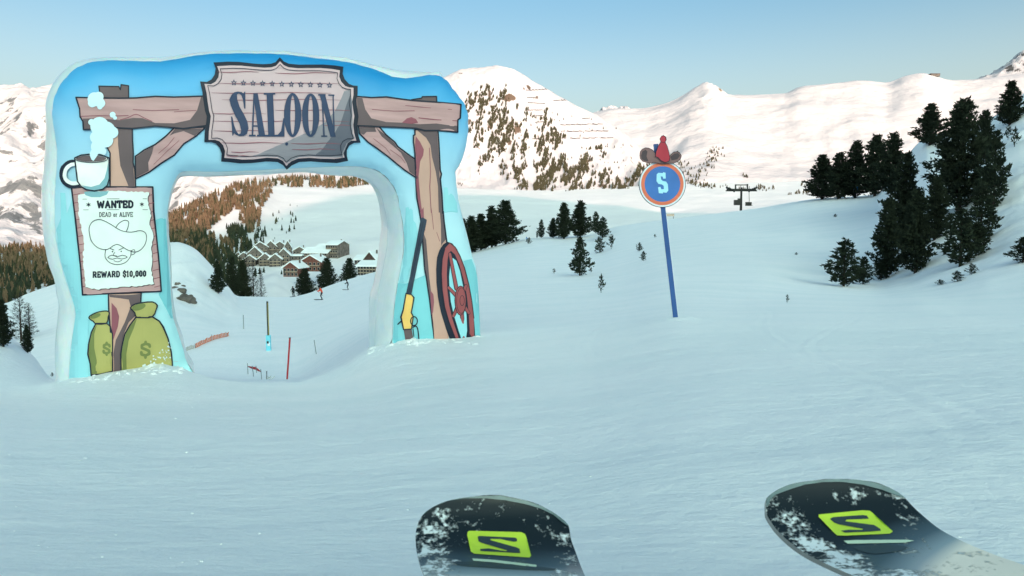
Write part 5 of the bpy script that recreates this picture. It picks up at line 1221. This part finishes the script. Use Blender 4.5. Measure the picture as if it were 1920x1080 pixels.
# trees and scrub on the central mountain
mt = mat('mountain_scrub', (.070, .064, .040), .85, .1, .3, .05)
VV = []; FF = []
def addc(h, H_, wf):
    V_, F_ = R.choice(SC); b = len(VV); ro_ = R.random() * 6.28; sx = H_ * wf; c, s_ = math.cos(ro_) * sx, math.sin(ro_) * sx
    VV.extend([(h.x + v[0] * c - v[1] * s_, h.y + v[0] * s_ + v[1] * c, h.z + v[2] * H_) for v in V_]); FF.extend([[b + i_ for i_ in f] for f in F_])
for poly, d in CPOLY:
    xs = [p[0] for p in poly]; ys = [p[1] for p in poly]; ar = (max(xs) - min(xs)) * (max(ys) - min(ys)); n = int(ar * .55 * d)
    for _ in range(n):
        x, y = R.uniform(min(xs), max(xs)), R.uniform(min(ys), max(ys))
        if not inpoly(x + 22 * noise.noise(Vector((x / 14, y / 14, 9.1))), y + 26 * noise.noise(Vector((x / 13, y / 16, 3.3))), poly): continue
        u_ = (x + (y - 240) * .28)   # streaks lean down the fall line
        v1 = noise.noise(Vector((u_ / 9, y / 26, 7.7))); v2 = noise.noise(Vector((u_ / 3.5, y / 9, 1.2)))
        if v1 * .65 + v2 * .6 < .17 - .22 * d: continue
        h = hit(BV_MID, x, y)
        if h: addc(h, R.uniform(7, 13), R.uniform(.9, 1.5))
for _ in range(150):
    x = R.uniform(960, 1240); y = R.uniform(200, 365)
    h = hit(BV_MID, x, y)
    if h and noise.noise(Vector((x / 20, y / 20, 1))) > 0: addc(h, R.uniform(6, 11), 1.1)
for (xa, ya, xb, yb, n, sp) in [(1345, 283, 1290, 350, 90, 10), (1262, 290, 1290, 345, 60, 8), (1290, 345, 1340, 352, 60, 4), (1420, 352, 1450, 356, 30, 5), (1360, 352, 1410, 356, 12, 4), (1480, 365, 1530, 360, 30, 3), (1395, 330, 1402, 334, 6, 2), (1500, 345, 1505, 352, 6, 2), (868, 345, 850, 350, 10, 3)]:
    for _ in range(n):
        t = R.random(); x = xa + (xb - xa) * t + R.gauss(0, sp); y = ya + (yb - ya) * t + R.gauss(0, sp * .5)
        for b_ in (BV_MID, BV_VAL, BV_BIG):
            h = hit(b_, x, y)
            if h: break
        if h: addc(h, R.uniform(6, 11) * h.y / 2300, R.uniform(1, 1.6))
o_ = link('mountain_scrub', mesh('mountain_scrub', VV, FF), mt); tag(o_, 'brown scrub and small conifers in streaks down the central mountain', 'scrub', kind='stuff')
# avalanche barriers
barm = mat('barrier_steel', (.09, .085, .09), .6, .3, .2, 1)
for xa, ya, xb, yb, lab in [(986, 170, 1034, 168, 'topmost long'), (1038, 189, 1076, 188, 'long upper right'), (990, 193, 1022, 195, 'short upper left'), (988, 207, 1018, 207, 'short left upper middle'), (1054, 177, 1046, 177, 'shortest topmost'), (1092, 223, 1106, 222, 'short middle right'),
                            (1051, 235, 1131, 233, 'longest upper row'), (1052, 247, 1141, 246, 'longest middle row'), (1058, 260, 1150, 259, 'longest lowest row'), (1004, 218, 1018, 217, 'short left middle'), (1003, 230, 1020, 229, 'short left lower middle'), (998, 261, 1012, 261, 'short left lowest'), (988, 184, 1003, 183, 'tiny upper left')]:
    pts = []
    for k in range(9):
        h = hit(BV_MID, xa + (xb - xa) * k / 8, ya + (yb - ya) * k / 8)
        if h: pts.append(h)
    if len(pts) < 3: continue
    mb = MB(); c_ = pts[0]
    for a, b in zip(pts[:-1], pts[1:]):
        mb.box(((a + b) / 2 + Vector((0, 0, 1.2)) - c_), (b - a).length, .8, 3.2, rz=math.atan2(b.y - a.y, b.x - a.x))
        mb.box((a + Vector((0, 0, .5)) - c_), .7, .7, 4.5)
    o_ = mb.build('avalanche_barrier', barm); o_.location = c_
    tag(o_, f'{lab} avalanche barrier across the snow of the central mountain', 'barrier', 'avalanche barriers on the central mountain')

# ------------------------------------------------------------------ village
stone = mat('chalet_stone', (.10, .088, .080), .85, .15, .3, .35, col2=(.15, .13, .12))
redw = mat('chalet_red_timber', (.15, .060, .048), .8, .2, .35, .5)
darkw = mat('chalet_dark_timber', (.075, .048, .042), .8, .2, .3, .5)
rsnow = mat('roof_snow', (.82, .87, .89), .6, .2, .04, .2); wing = mat('window_glass', (.02, .025, .035), .15, .6, .3, 1)
wfr = mat('window_frame_paint', (.36, .31, .26), .6, .3, .1, 2); bal = mat('balcony_wood', (.30, .24, .18), .7, .2, .2, 1)
WIN = MB().box((0, 0, 0), 1.5, .25, 1.8).build('tmp', wing); WINM = WIN.data; bpy.data.objects.remove(WIN)
FRM = MB().box((0, .02, 0), 1.9, .16, 2.2).build('tmp', wfr); FRMM = FRM.data; bpy.data.objects.remove(FRM)
def house(px, pb, wpx, hpx, dep, rz, wall, label, Y=None, rows=2, cols=4, gable=.35, name='chalet', over=1.0, ridge='y', balc=True):
    h = hit(BV_VAL, px, pb) if Y is None else P(px, pb, Y)
    W_ = wpx / F * h.y; H_ = hpx / F * h.y; H_ *= 1.15; wl = H_ * (1 - gable); g_ = H_ * gable
    e = empty(name, h - Vector((0, 0, .8)), label, 'building', 'buildings of the village seen through the arch', rz)
    # gable prism walls facing the viewer (ridge runs away)
    a = W_ / 2
    if ridge == 'y':
        ring = [(-a, 0, 0), (a, 0, 0), (a, 0, wl), (0, 0, wl + g_), (-a, 0, wl)]
        w_ = MB().prism([Vector(p) for p in ring], (0, dep, 0)).build('wall', wall, e)
    else:
        ring = [(-a, 0, 0), (-a, dep, 0), (-a, dep, wl), (-a, dep / 2, wl + g_), (-a, 0, wl)]
        w_ = MB().prism([Vector(p) for p in ring], (W_, 0, 0)).build('wall', wall, e)
    bm = bmesh.new(); bm.from_mesh(w_.data); bmesh.ops.recalc_face_normals(bm, faces=bm.faces); bm.to_mesh(w_.data); bm.free()
    mb = MB(); t = .8
    if ridge == 'y':
        for s_ in (-1, 1):
            q = over / max(a, .1) * g_
            ring = [Vector((s_ * (a + over), -over, wl - q)), Vector((0, -over, wl + g_ + .05)), Vector((0, -over, wl + g_ + t)), Vector((s_ * (a + over), -over, wl - q + t))]
            mb.prism(ring, (0, dep + 2 * over, 0))
    else:
        for y0_, y1_ in ((-over, dep / 2), (dep + over, dep / 2)):
            ring = [Vector((-a - over, y0_, wl - .5)), Vector((-a - over, y1_, wl + g_ + .05)), Vector((-a - over, y1_, wl + g_ + t)), Vector((-a - over, y0_, wl - .5 + t))]
            mb.prism(ring, (W_ + 2 * over, 0, 0))
    r_ = mb.build('roof', rsnow, e); r_['label'] = 'snow covered roof'
    bm = bmesh.new(); bm.from_mesh(r_.data); bmesh.ops.recalc_face_normals(bm, faces=bm.faces); bm.to_mesh(r_.data); bm.free()
    MB().box((a * .45, dep * .6, wl + g_ * .8 + 1), 1.0, 1.0, 2.6).build('chimney', stone, r_)
    for i_ in range(rows):
        zz = wl * (i_ + .55) / rows
        for j in range(cols):
            xx = -a + W_ * (j + .5) / cols
            f_ = bpy.data.objects.new('window', FRMM); COL.objects.link(f_); f_.parent = e; f_.location = (xx, -.06, zz)
            g2 = bpy.data.objects.new('pane', WINM); COL.objects.link(g2); g2.parent = f_; g2.location = (0, -.05, 0)
        if balc and i_ > 0:
            MB().box((0, -.7, zz - 1.35), W_ * .86, 1.1, .75).build('balcony', bal, e)
    return e
house(457, 497, 22, 22, 14, .25, stone, 'stone chalet at the left end of the front row', rows=3, cols=3)
house(478, 496, 26, 30, 16, .25, stone, 'taller stone chalet second from the left in the front row', rows=3, cols=4)
house(468, 500, 22, 20, 12, .25, stone, 'low stone chalet standing forward in the front row', rows=2, cols=3)
house(497, 499, 22, 22, 14, .25, stone, 'stone chalet third from the left in the front row', rows=3, cols=3)
house(516, 500, 22, 22, 14, .2, stone, 'small gabled stone chalet right of centre in the front row', rows=3, cols=3)
house(532, 497, 22, 28, 16, .2, stone, 'tall stone chalet at the right end of the front row', rows=3, cols=3)
house(488, 478, 28, 22, 14, .3, stone, 'gabled chalet at the left of the back row', rows=2, cols=4)
house(508, 478, 20, 24, 14, .3, stone, 'narrow chalet in the middle of the back row', rows=2, cols=3)
house(525, 477, 26, 22, 14, .2, stone, 'gabled chalet right of centre in the back row', rows=2, cols=4)
house(540, 480, 12, 26, 12, .2, stone, 'tower like chalet at the right end of the back row', rows=3, cols=2)
house(546, 488, 36, 10, 10, .1, stone, 'low flat wing between chalets and long hotel', rows=1, cols=6, gable=.1, ridge='x', balc=False)
house(562, 482, 24, 18, 14, .15, stone, 'plain stone block between the chalets and the long hotel', rows=2, cols=4)
house(606, 473, 30, 14, 16, -.25, stone, 'upper wing of the long grey hotel behind its roof', rows=1, cols=5, gable=.4, ridge='x')
house(447, 492, 14, 18, 12, .25, stone, 'small outlying chalet at the far left of the village', rows=2, cols=2)
house(590, 484, 52, 18, 22, -.25, stone, 'long grey hotel with a snowy roof', rows=2, cols=9, gable=.45, ridge='x')
house(622, 484, 24, 29, 26, -.25, stone, 'tall grey hotel block with arched windows at the end of the long hotel', rows=3, cols=5, gable=.2, ridge='x')
house(582, 507, 40, 26, 20, -.12, redw, 'larger brick red chalet with a snowy gable roof', Y=560, rows=2, cols=5, gable=.38)
house(545, 517, 29, 24, 18, -.12, redw, 'smaller brick red chalet left of the larger red one', Y=540, rows=2, cols=4, gable=.38)
house(690, 514, 42, 22, 18, -.2, darkw, 'dark timber apartment block with pale balconies beside the right leg', Y=480, rows=3, cols=7, gable=.3, ridge='x')
house(693, 500, 26, 26, 14, -.2, darkw, 'dark timber gabled block behind the apartment block with pale balconies', Y=520, rows=2, cols=4, gable=.5)
house(676, 494, 24, 14, 14, -.2, darkw, 'low dark timber wing with a snowy roof behind the firs', Y=525, rows=1, cols=4, gable=.4, ridge='x')
house(482, 549, 14, 6, 8, 0, darkw, 'little snow covered cabin on the hillock', Y=345, rows=1, cols=2, gable=.4, ridge='x', over=.5, balc=False)
# snowy hillock in front of the village
hl = [(440, [(280, 600), (330, 565), (370, 550), (420, 570)]), (462, [(280, 600), (330, 552), (370, 538), (420, 560)]), (490, [(280, 600), (330, 540), (370, 518), (420, 545)]), (512, [(280, 600), (330, 535), (370, 513), (420, 540)]), (535, [(280, 600), (330, 545), (370, 523), (420, 548)]), (556, [(280, 600), (330, 558), (370, 538), (420, 558)]), (590, [(280, 600), (330, 575), (370, 560), (420, 570)])]
sheet('snow_hillock', hl, 80, 50, M['snow_valley'], lambda X, Y, Z, PX, T_: .9 * fbm(X / 8, Y / 8, 4, 140))

# ------------------------------------------------------------------ chairlift tower
tb = P(1389, 402, 220); tw = empty('chairlift_tower', tb, 'dark chairlift tower rising behind the piste crest right of the sign', 'lift tower')
dm = mat('lift_steel', (.014, .015, .017), .5, .4, .2, 3)
u_ = 220 / F
MB().tube([(0, 0, 0), (0, 0, 50 * u_)], [.40, .30], 8).build('mast', dm, tw)
MB().box((0, 0, 46 * u_), 54 * u_, .5, .5).box((0, 0, 44 * u_), 26 * u_, .5, .4).build('crossarm', dm, tw)
for s_ in (-1, 1):
    mb = MB()
    for k in range(5): mb.ball((s_ * (14 + 3.4 * k) * u_, -.3, 43.3 * u_ + .25 * k * (1 if s_ < 0 else 1)), .36, 7, 4)
    mb.box((s_ * 21 * u_, 0, 43.8 * u_), 16 * u_, .3, .35).build('sheave_train', dm, tw)
MB().box((-11 * u_, 0, 51 * u_), .35, .35, 9 * u_).box((11 * u_, 0, 52 * u_), .35, .35, 9 * u_).box((0, 0, 54.5 * u_), 22 * u_, .3, .3).build('lifting_frame', dm, tw)
MB().box((-7 * u_, 0, 22 * u_), 1.8, 1.2, 1.5).box((-3.5 * u_, 0, 27 * u_), 5 * u_, .9, .8).build('platform', dm, tw)
ch = P(1404, 386, 235); ce = empty('lift_chair', ch, 'empty dark lift chair hanging right of the lift tower mast', 'lift chair')
MB().box((0, 0, .1), 2.0, .7, .2).build('seat', dm, ce); MB().box((0, .35, .7), 2.0, .12, 1.0).build('backrest', dm, ce); MB().tube([(0, .2, .1), (.2, .3, 1.6), (0, 0, 3.6), (0, 0, 6.2)], .09, 5).build('hanger', dm, ce)

# small hut and rock strip by the crest
hb = P(1256, 412, 150); he = empty('direction_board', hb, 'small pale board on posts just behind the crest right of the sign pole', 'board')
MB().box((0, 0, .95), 1.7, .08, .5).build('panel', mat('weathered_board', (.55, .42, .34), .7, .2, .3, 3), he)
for s_ in (-.7, .7): MB().tube([(s_, .06, -.3), (s_, .06, 1.0)], .05, 6).build('post', dm, he)
# summit station
stn_ = P(1752, 144, 5150); se = empty('summit_station', stn_, 'far off lift station on the rounded summit of the snowfield', 'building')
MB().box((0, 0, 8), 60, 30, 14).build('wall', stone, se); MB().box((-3, 0, 17), 66, 34, 4).build('roof', darkw, se)

# ------------------------------------------------------------------ loose snow: crumbs on the piste and clods against the arch
def lumps(name, spots, label, m):
    VV = []; FF = []
    tmpl = bmesh.new(); bmesh.ops.create_icosphere(tmpl, subdivisions=1, radius=1); tv_ = [v.co.copy() for v in tmpl.verts]; tf_ = [[v.index for v in f.verts] for f in tmpl.faces]; tmpl.free()
    for c_, r_ in spots:
        b = len(VV); k1, k2 = R.uniform(.7, 1.5), R.uniform(.45, .9); sd = R.random() * 99
        for v in tv_:
            q = 1 + .5 * noise.noise(v * 1.5 + Vector((sd, 0, 0))); VV.append((c_.x + v.x * r_ * q * k1, c_.y + v.y * r_ * q, c_.z + v.z * r_ * q * k2))
        FF += [[b + i_ for i_ in f] for f in tf_]
    o_ = link(name, mesh(name, VV, FF), m, smooth=True); return tag(o_, label, 'snow', kind='stuff')
sp_ = []
for _ in range(150):
    if R.random() < .6: x = R.uniform(126, 352); y = np.interp(x, [126, 230, 280, 350], [714, 698, 690, 690]) + R.gauss(3, 5)
    else: x = R.uniform(690, 902); y = np.interp(x, [690, 740, 900], [655, 640, 636]) + R.gauss(3, 4)
    h = hit(BV_NEAR, x, y)
    if h and h.y < 15: r_ = R.uniform(.02, .07) * (1 if R.random() < .85 else 1.7); sp_.append((h - Vector((0, 0, r_ * .35)), r_))
lumps('snow_clods', sp_, 'loose clods of snow banked against the feet of the arch', M['snow'])
sp_ = []
for _ in range(130):
    x = R.uniform(-50, 1970); y = 600 + 480 * R.random() ** .7
    h = hit(BV_NEAR, x, y)
    if h and noise.noise(Vector((h.x * .9, h.y * .7, 2))) > -.12: sp_.append((h, (.0014 + .0010 * R.random() ** 3 * 2) * (h.y ** .75)))
lumps('snow_crumbs', sp_, 'small crumbs of snow scattered over the near piste', M['snow'])
# snow stuck to the print over the right hand sack
stuck = mat('stuck_snow', (.72, .80, .82), .7, .2, .04, 8, bump=.6)
bl = []
for _ in range(90):
    t = R.random(); x = 318 - 34 * t + R.gauss(0, 7); y = 690 - 52 * (1 - t) ** 1.2 + R.gauss(0, 6)
    if y < 640 + 45 * t: continue
    bl.append([circ(x, y, R.uniform(.3, 1.9), None, 7, R.random())])
o_ = decal('stuck_snow', bl, BV_FRONT, .048, stuck, arch, None); o_['kind'] = 'stuff'
bl = [[circ(R.uniform(238, 344), 688 + R.gauss(0, 4), R.uniform(1, 3), None, 7)] for _ in range(24)]
o_ = decal('stuck_snow', bl, BV_FRONT, .04, stuck, arch, None); o_['kind'] = 'stuff'

# ------------------------------------------------------------------ rocks on the knoll
rkm = mat('lichen_rock', (.13, .115, .10), .9, .2, .35, 2.5, bump=.8, bscale=9)
for px, py, r0, lab in [(349, 562, .62, 'largest bare rock at the foot of the snow knoll behind the left leg'), (340, 545, .36, 'middle sized rock just above the largest bare rock on the knoll'), (333, 532, .24, 'small rock high on the knoll face, next to the left leg'), (343, 536, .16, 'smallest rock showing through the knoll snow'), (327, 540, .26, 'rock half hidden by the inner edge of the left leg'), (358, 556, .22, 'small rock right of the largest bare rock')]:
    h = hit(BV_NEAR, px, py)
    if not h: continue
    bm = bmesh.new(); bmesh.ops.create_icosphere(bm, subdivisions=3, radius=r0)
    for v in bm.verts:
        n_ = noise.noise(v.co * 2.2 / r0 * .6 + Vector((px, 0, 0))) ; v.co *= 1 + .55 * n_; v.co.z *= .75; v.co.x *= 1.15
    me = bpy.data.meshes.new('rock'); bm.to_mesh(me); bm.free(); o_ = link('rock', me, rkm); o_.location = h - Vector((0, 0, r0 * .15)); tag(o_, lab, 'rock', 'rocks on the snow knoll')

# ------------------------------------------------------------------ piste poles and nets
redp = mat('red_pole_paint', (.50, .03, .03), .4, .4, .1, 3); blackp = mat('black_pole_paint', (.02, .02, .018), .4, .4, .1, 3); yel = mat('yellow_strip', (.45, .38, .07), .5, .3, .1, 3)
cyp = mat('cyan_pad', (.20, .66, .80), .6, .3, .08, 2); orn = mat('orange_net', (.75, .22, .10), .7, .2, .15, 3); greyp = mat('grey_bamboo', (.22, .24, .24), .6, .3, .2, 5)
def pole(px, pb, pxt, pt, r, m, label, Y=None, name='piste_pole', group='thin poles on the piste'):
    b = hit(BV_NEAR, px, pb) if Y is None else P(px, pb, Y)
    if b is None: b = P(px, pb, 40)
    t = P(pxt, pt, b.y); e = empty(name, b, label, 'pole', group); d = t - b
    MB().tube([-d * .08, d], r, 6).build('shaft', m, e); MB().tube([d, d * 1.015], r * 1.25, 6).build('cap', blackp, e)
    return e
pole(538, 716, 543.5, 634, .035, redp, 'red pole leaning slightly right, standing inside the arch', Y=26)
b = hit(BV_NEAR, 504, 657); e = empty('padded_pole', b, 'black and yellow pole with a pale cyan foam pad round its foot', 'pole')
tp = P(501, 565, b.y) - b
MB().tube([tp * -.05, tp], b.y * 1.9 / F, 8).build('shaft', blackp, e)
k_ = b.y * 1.0 / F
MB().tube([tp * .28 + Vector((k_ * 1.6, -k_ * 1.6, 0)), tp * .97 + Vector((k_ * 1.6, -k_ * 1.6, 0))], k_ * .5, 5).build('yellow_stripe', yel, e)
MB().prism([Vector((x * b.y / F, y * b.y / F, 0)) for x, y in [(-4, -3), (4, -3), (4, 3), (-4, 3)]], tp * .31).build('pad', cyp, e)
MB().box(tp * .17 + Vector((-.4 * b.y / F, -3.4 * b.y / F, 0)), 3.5 * b.y / F, .02, 4.5 * b.y / F).build('pad_print', blackp, e)
MB().box(tp * .13 + Vector((1.4 * b.y / F, -3.3 * b.y / F, 0)), 4.5 * b.y / F, .02, 6 * b.y / F).build('pad_patch', whitep, e)
pole(457, 617, 456, 591, .025, greyp, 'thin grey pole up the slope, left of the padded pole')
pole(593, 664, 589, 638, .018, greyp, 'thin grey stick right of the red pole')
pole(500, 714, 500, 696, .02, greyp, 'thin grey stick beside the sagging red net', Y=26)
def net(p0, p1, hpx, n, m, label, sag=0, name='safety_net', diag=False, seed=3):
    Rn = random.Random(seed)
    a = hit(BV_NEAR, *p0) or P(*p0, 30); c = hit(BV_NEAR, *p1) or P(*p1, 30)
    e = empty(name, a, label, 'net'); mb = MB(); H_ = hpx * a.y / F; th = H_ * .07
    pts = []
    for k in range(n + 1):
        t = k / n; q = a.lerp(c, t); g_ = ground_z(BV_NEAR, q.x, q.y); q.z = (g_ if g_ is not None else q.z); pts.append(q - a)
    hs = [H_ * (1 - sag * math.sin(math.pi * k / n)) * (.8 + .4 * Rn.random()) for k in range(n + 1)]
    rows_ = 4
    for k in range(n):
        for r_ in range(rows_ + 1):
            f_ = .12 + .88 * r_ / rows_
            mb.tube([pts[k] + Vector((0, 0, hs[k] * f_)), pts[k + 1] + Vector((0, 0, hs[k + 1] * f_))], th * (1.3 if r_ in (0, rows_) else .6), 4, False)
        mb.tube([pts[k] + Vector((0, 0, hs[k] * .12)), pts[k] + Vector((0, 0, hs[k]))], th * .8, 4, False)
        if diag: mb.tube([pts[k] + Vector((0, 0, hs[k] * .12)), pts[k + 1] + Vector((0, 0, hs[k + 1]))], th * .8, 4, False)
    mb.build('mesh_panel', m, e)
    for k in range(0, n + 1, max(1, n // 4)): MB().tube([pts[k] - Vector((0, 0, .1)), pts[k] + Vector((0, 0, hs[k] * 1.3))], th * .9, 5).build('post', greyp, e)
    return e
net((366, 653), (429, 630), 8, 22, orn, 'orange safety net running up the slope behind the left leg', diag=True)
net((349, 658), (364, 653), 6, 6, mat('faded_net', (.50, .47, .38), .7, .2, .15, 3), 'faded beige end of the net next to the left leg')
# sagging red net on thin sticks
Yn = 25.0
e = empty('sagging_net', P(478, 705, Yn), 'sagging red net hung on thin sticks left of the red pole', 'net')
mb = MB()
top_ = [(465, 686.5), (472, 687.5), (480, 688.5), (484, 692), (489, 696)]
V2 = [P(x, y, Yn + .15 * i_) - e.location for i_, (x, y) in enumerate(top_)] + [P(x, y + w_, Yn + .15 * i_ + .08) - e.location for i_, ((x, y), w_) in enumerate(zip(top_, (1.5, 4, 5, 4, 1.5)))]
mb.v = [tuple(v) for v in V2] + [tuple(v + Vector((0, .02, 0))) for v in V2]
mb.f = [[i_, i_ + 1, i_ + 6, i_ + 5] for i_ in range(4)] + [[i_ + 10, i_ + 15, i_ + 16, i_ + 11] for i_ in range(4)] + [[i_, i_ + 10, i_ + 11, i_ + 1] for i_ in range(4)] + [[i_ + 5, i_ + 6, i_ + 16, i_ + 15] for i_ in range(4)]
mb.build('netting', redp, e)
for x0_, y0_, x1_, y1_ in [(465, 699, 464, 681), (475.5, 703, 473, 686), (491, 711, 489, 692), (481, 696, 480, 686)]:
    MB().tube([P(x0_, y0_ + 3, Yn) - e.location, P(x1_, y1_, Yn) - e.location], .012, 5).build('stick', greyp, e)
e = empty('crumpled_net', P(506, 715, 25.5), 'crumpled pale net lying by the thin stick left of the red pole', 'net')
mb = MB()
for k in range(10):
    a = Vector((R.uniform(-.10, .12), R.uniform(-.1, .1), R.uniform(0, .18))); mb.tube([a, a + Vector((R.uniform(-.1, .1), .05, R.uniform(-.08, .12)))], .008, 4)
mb.build('netting', mat('pale_netting', (.52, .56, .42), .7, .2, .1, 3), e)

# ------------------------------------------------------------------ skiers
skin = mat('face_skin', (.45, .26, .19), .6, .3, .05); dark = mat('dark_ski_wear', (.012, .015, .02), .7, .2, .2, 4)
def person(px, pb, hpx, jacket, label, face=1.0, Y=None, lean=.25, name='person', poles=True):
    b = hit(BV_NEAR, px, pb) if Y is None else P(px, pb, Y)
    if b is None: b = P(px, pb, 150)
    H_ = hpx / F * b.y; s_ = H_ / 1.72; fx = face
    e = empty(name, b, label, 'person', 'skiers on the piste')
    J = {'pel': (0, 0, .92), 'waist': (.05 * fx, 0, 1.05), 'chest': (.16 * fx, 0, 1.30), 'neck': (.22 * fx, 0, 1.44), 'head': (.27 * fx, 0, 1.56), 'top': (.28 * fx, 0, 1.68),
         'shl': (.16 * fx, .19, 1.38), 'ell': (.30 * fx, .26, 1.16), 'wrl': (.52 * fx, .24, 1.10), 'hal': (.60 * fx, .23, 1.11), 'shr': (.16 * fx, -.19, 1.38), 'elr': (.28 * fx, -.27, 1.15), 'wrr': (.50 * fx, -.25, 1.07), 'har': (.58 * fx, -.24, 1.08),
         'hpl': (0, .11, .88), 'knl': (.17 * fx, .13, .50), 'anl': (-.02 * fx, .13, .10), 'tol': (.16 * fx, .13, .05), 'hpr': (0, -.11, .88), 'knr': (.19 * fx, -.13, .50), 'anr': (.0, -.13, .10), 'tor': (.18 * fx, -.13, .05)}
    Rr = {'pel': .15, 'waist': .14, 'chest': .17, 'neck': .07, 'head': .11, 'top': .08, 'shl': .085, 'ell': .06, 'wrl': .045, 'hal': .05, 'shr': .085, 'elr': .06, 'wrr': .045, 'har': .05, 'hpl': .11, 'knl': .075, 'anl': .065, 'tol': .05, 'hpr': .11, 'knr': .075, 'anr': .065, 'tor': .05}
    EE = [('pel', 'waist'), ('waist', 'chest'), ('chest', 'neck'), ('neck', 'head'), ('head', 'top'), ('chest', 'shl'), ('shl', 'ell'), ('ell', 'wrl'), ('wrl', 'hal'), ('chest', 'shr'), ('shr', 'elr'), ('elr', 'wrr'), ('wrr', 'har'), ('pel', 'hpl'), ('hpl', 'knl'), ('knl', 'anl'), ('anl', 'tol'), ('pel', 'hpr'), ('hpr', 'knr'), ('knr', 'anr'), ('anr', 'tor')]
    ks = list(J); me = bpy.data.meshes.new('body'); me.from_pydata([Vector(J[k]) * s_ for k in ks], [(ks.index(a), ks.index(c)) for a, c in EE], [])
    o_ = bpy.data.objects.new('body', me); COL.objects.link(o_)
    md = o_.modifiers.new('skin', 'SKIN'); sv = me.skin_vertices[0].data
    for k, v in zip(ks, sv): v.radius = (Rr[k] * s_, Rr[k] * s_)
    sv[0].use_root = True
    o_.modifiers.new('sub', 'SUBSURF').levels = 1
    dg = bpy.context.evaluated_depsgraph_get(); em = bpy.data.meshes.new_from_object(o_.evaluated_get(dg)); bpy.data.objects.remove(o_)
    em.materials.clear(); em.materials.append(dark); em.materials.append(jacket); em.materials.append(skin)
    for p in em.polygons:
        z = p.center.z / s_; p.material_index = 0
        if z > .93 and z < 1.47: p.material_index = 1
        if z >= 1.47: p.material_index = 2
        p.use_smooth = True
    o_ = bpy.data.objects.new('body', em); COL.objects.link(o_); o_.parent = e
    MB().ball((.265 * fx * s_, 0, 1.62 * s_), .135 * s_, 10, 6, .95).build('helmet', dark, e, True)
    for s2 in (-1, 1):
        MB().prism([Vector((x * fx, s2 * .13 + y, z)) * s_ for x, y, z in [(-.75, -.045, .0), (.85, -.05, .0), (1.0, -.03, .06), (1.0, .03, .06), (.85, .05, .0), (-.75, .045, .0)]], (0, 0, .03 * s_)).build('ski', dark, e)
        if poles: MB().tube([Vector((.60 * fx, s2 * .25, 1.12)) * s_, Vector((-.15 * fx, s2 * .42, .45)) * s_], .014 * s_, 5).build('ski_pole', greyp, e)
    return e
person(604, 562, 26, mat('orange_jacket', (.75, .10, .05), .7, .2, .1, 4), 'skier in an orange red top, nearest of the three seen through the arch', -1).rotation_euler.z = .4
person(653, 543.5, 19, dark, 'skier all in black, highest on the slope seen through the arch', -1).rotation_euler.z = .3
person(551, 556.5, 20, dark, 'skier in dark green at the piste edge, leftmost of three seen through the arch', -1).rotation_euler.z = 1.3
person(1048, 446, 15, mat('red_jacket', (.70, .035, .03), .7, .2, .1, 4), 'skier in a bright red jacket at the foot of the tall narrow pine', -1).rotation_euler.z = .9
person(988, 453, 9, mat('blue_jacket', (.06, .32, .70), .7, .2, .1, 4), 'distant skier in light blue beside a little round bush', -1).rotation_euler.z = .9
person(1606, 369, 22, mat('azure_jacket', (.05, .28, .65), .7, .2, .1, 4), 'skier in a bright blue jacket in front of the row of pines on the crest', -1, Y=112).rotation_euler.z = .9
for o_ in list(bpy.data.meshes):
    if o_.users == 0: bpy.data.meshes.remove(o_)
print('objects', len(S.objects), 'tris', sum(len(o_.data.polygons) for o_ in S.objects if o_.type == 'MESH'))
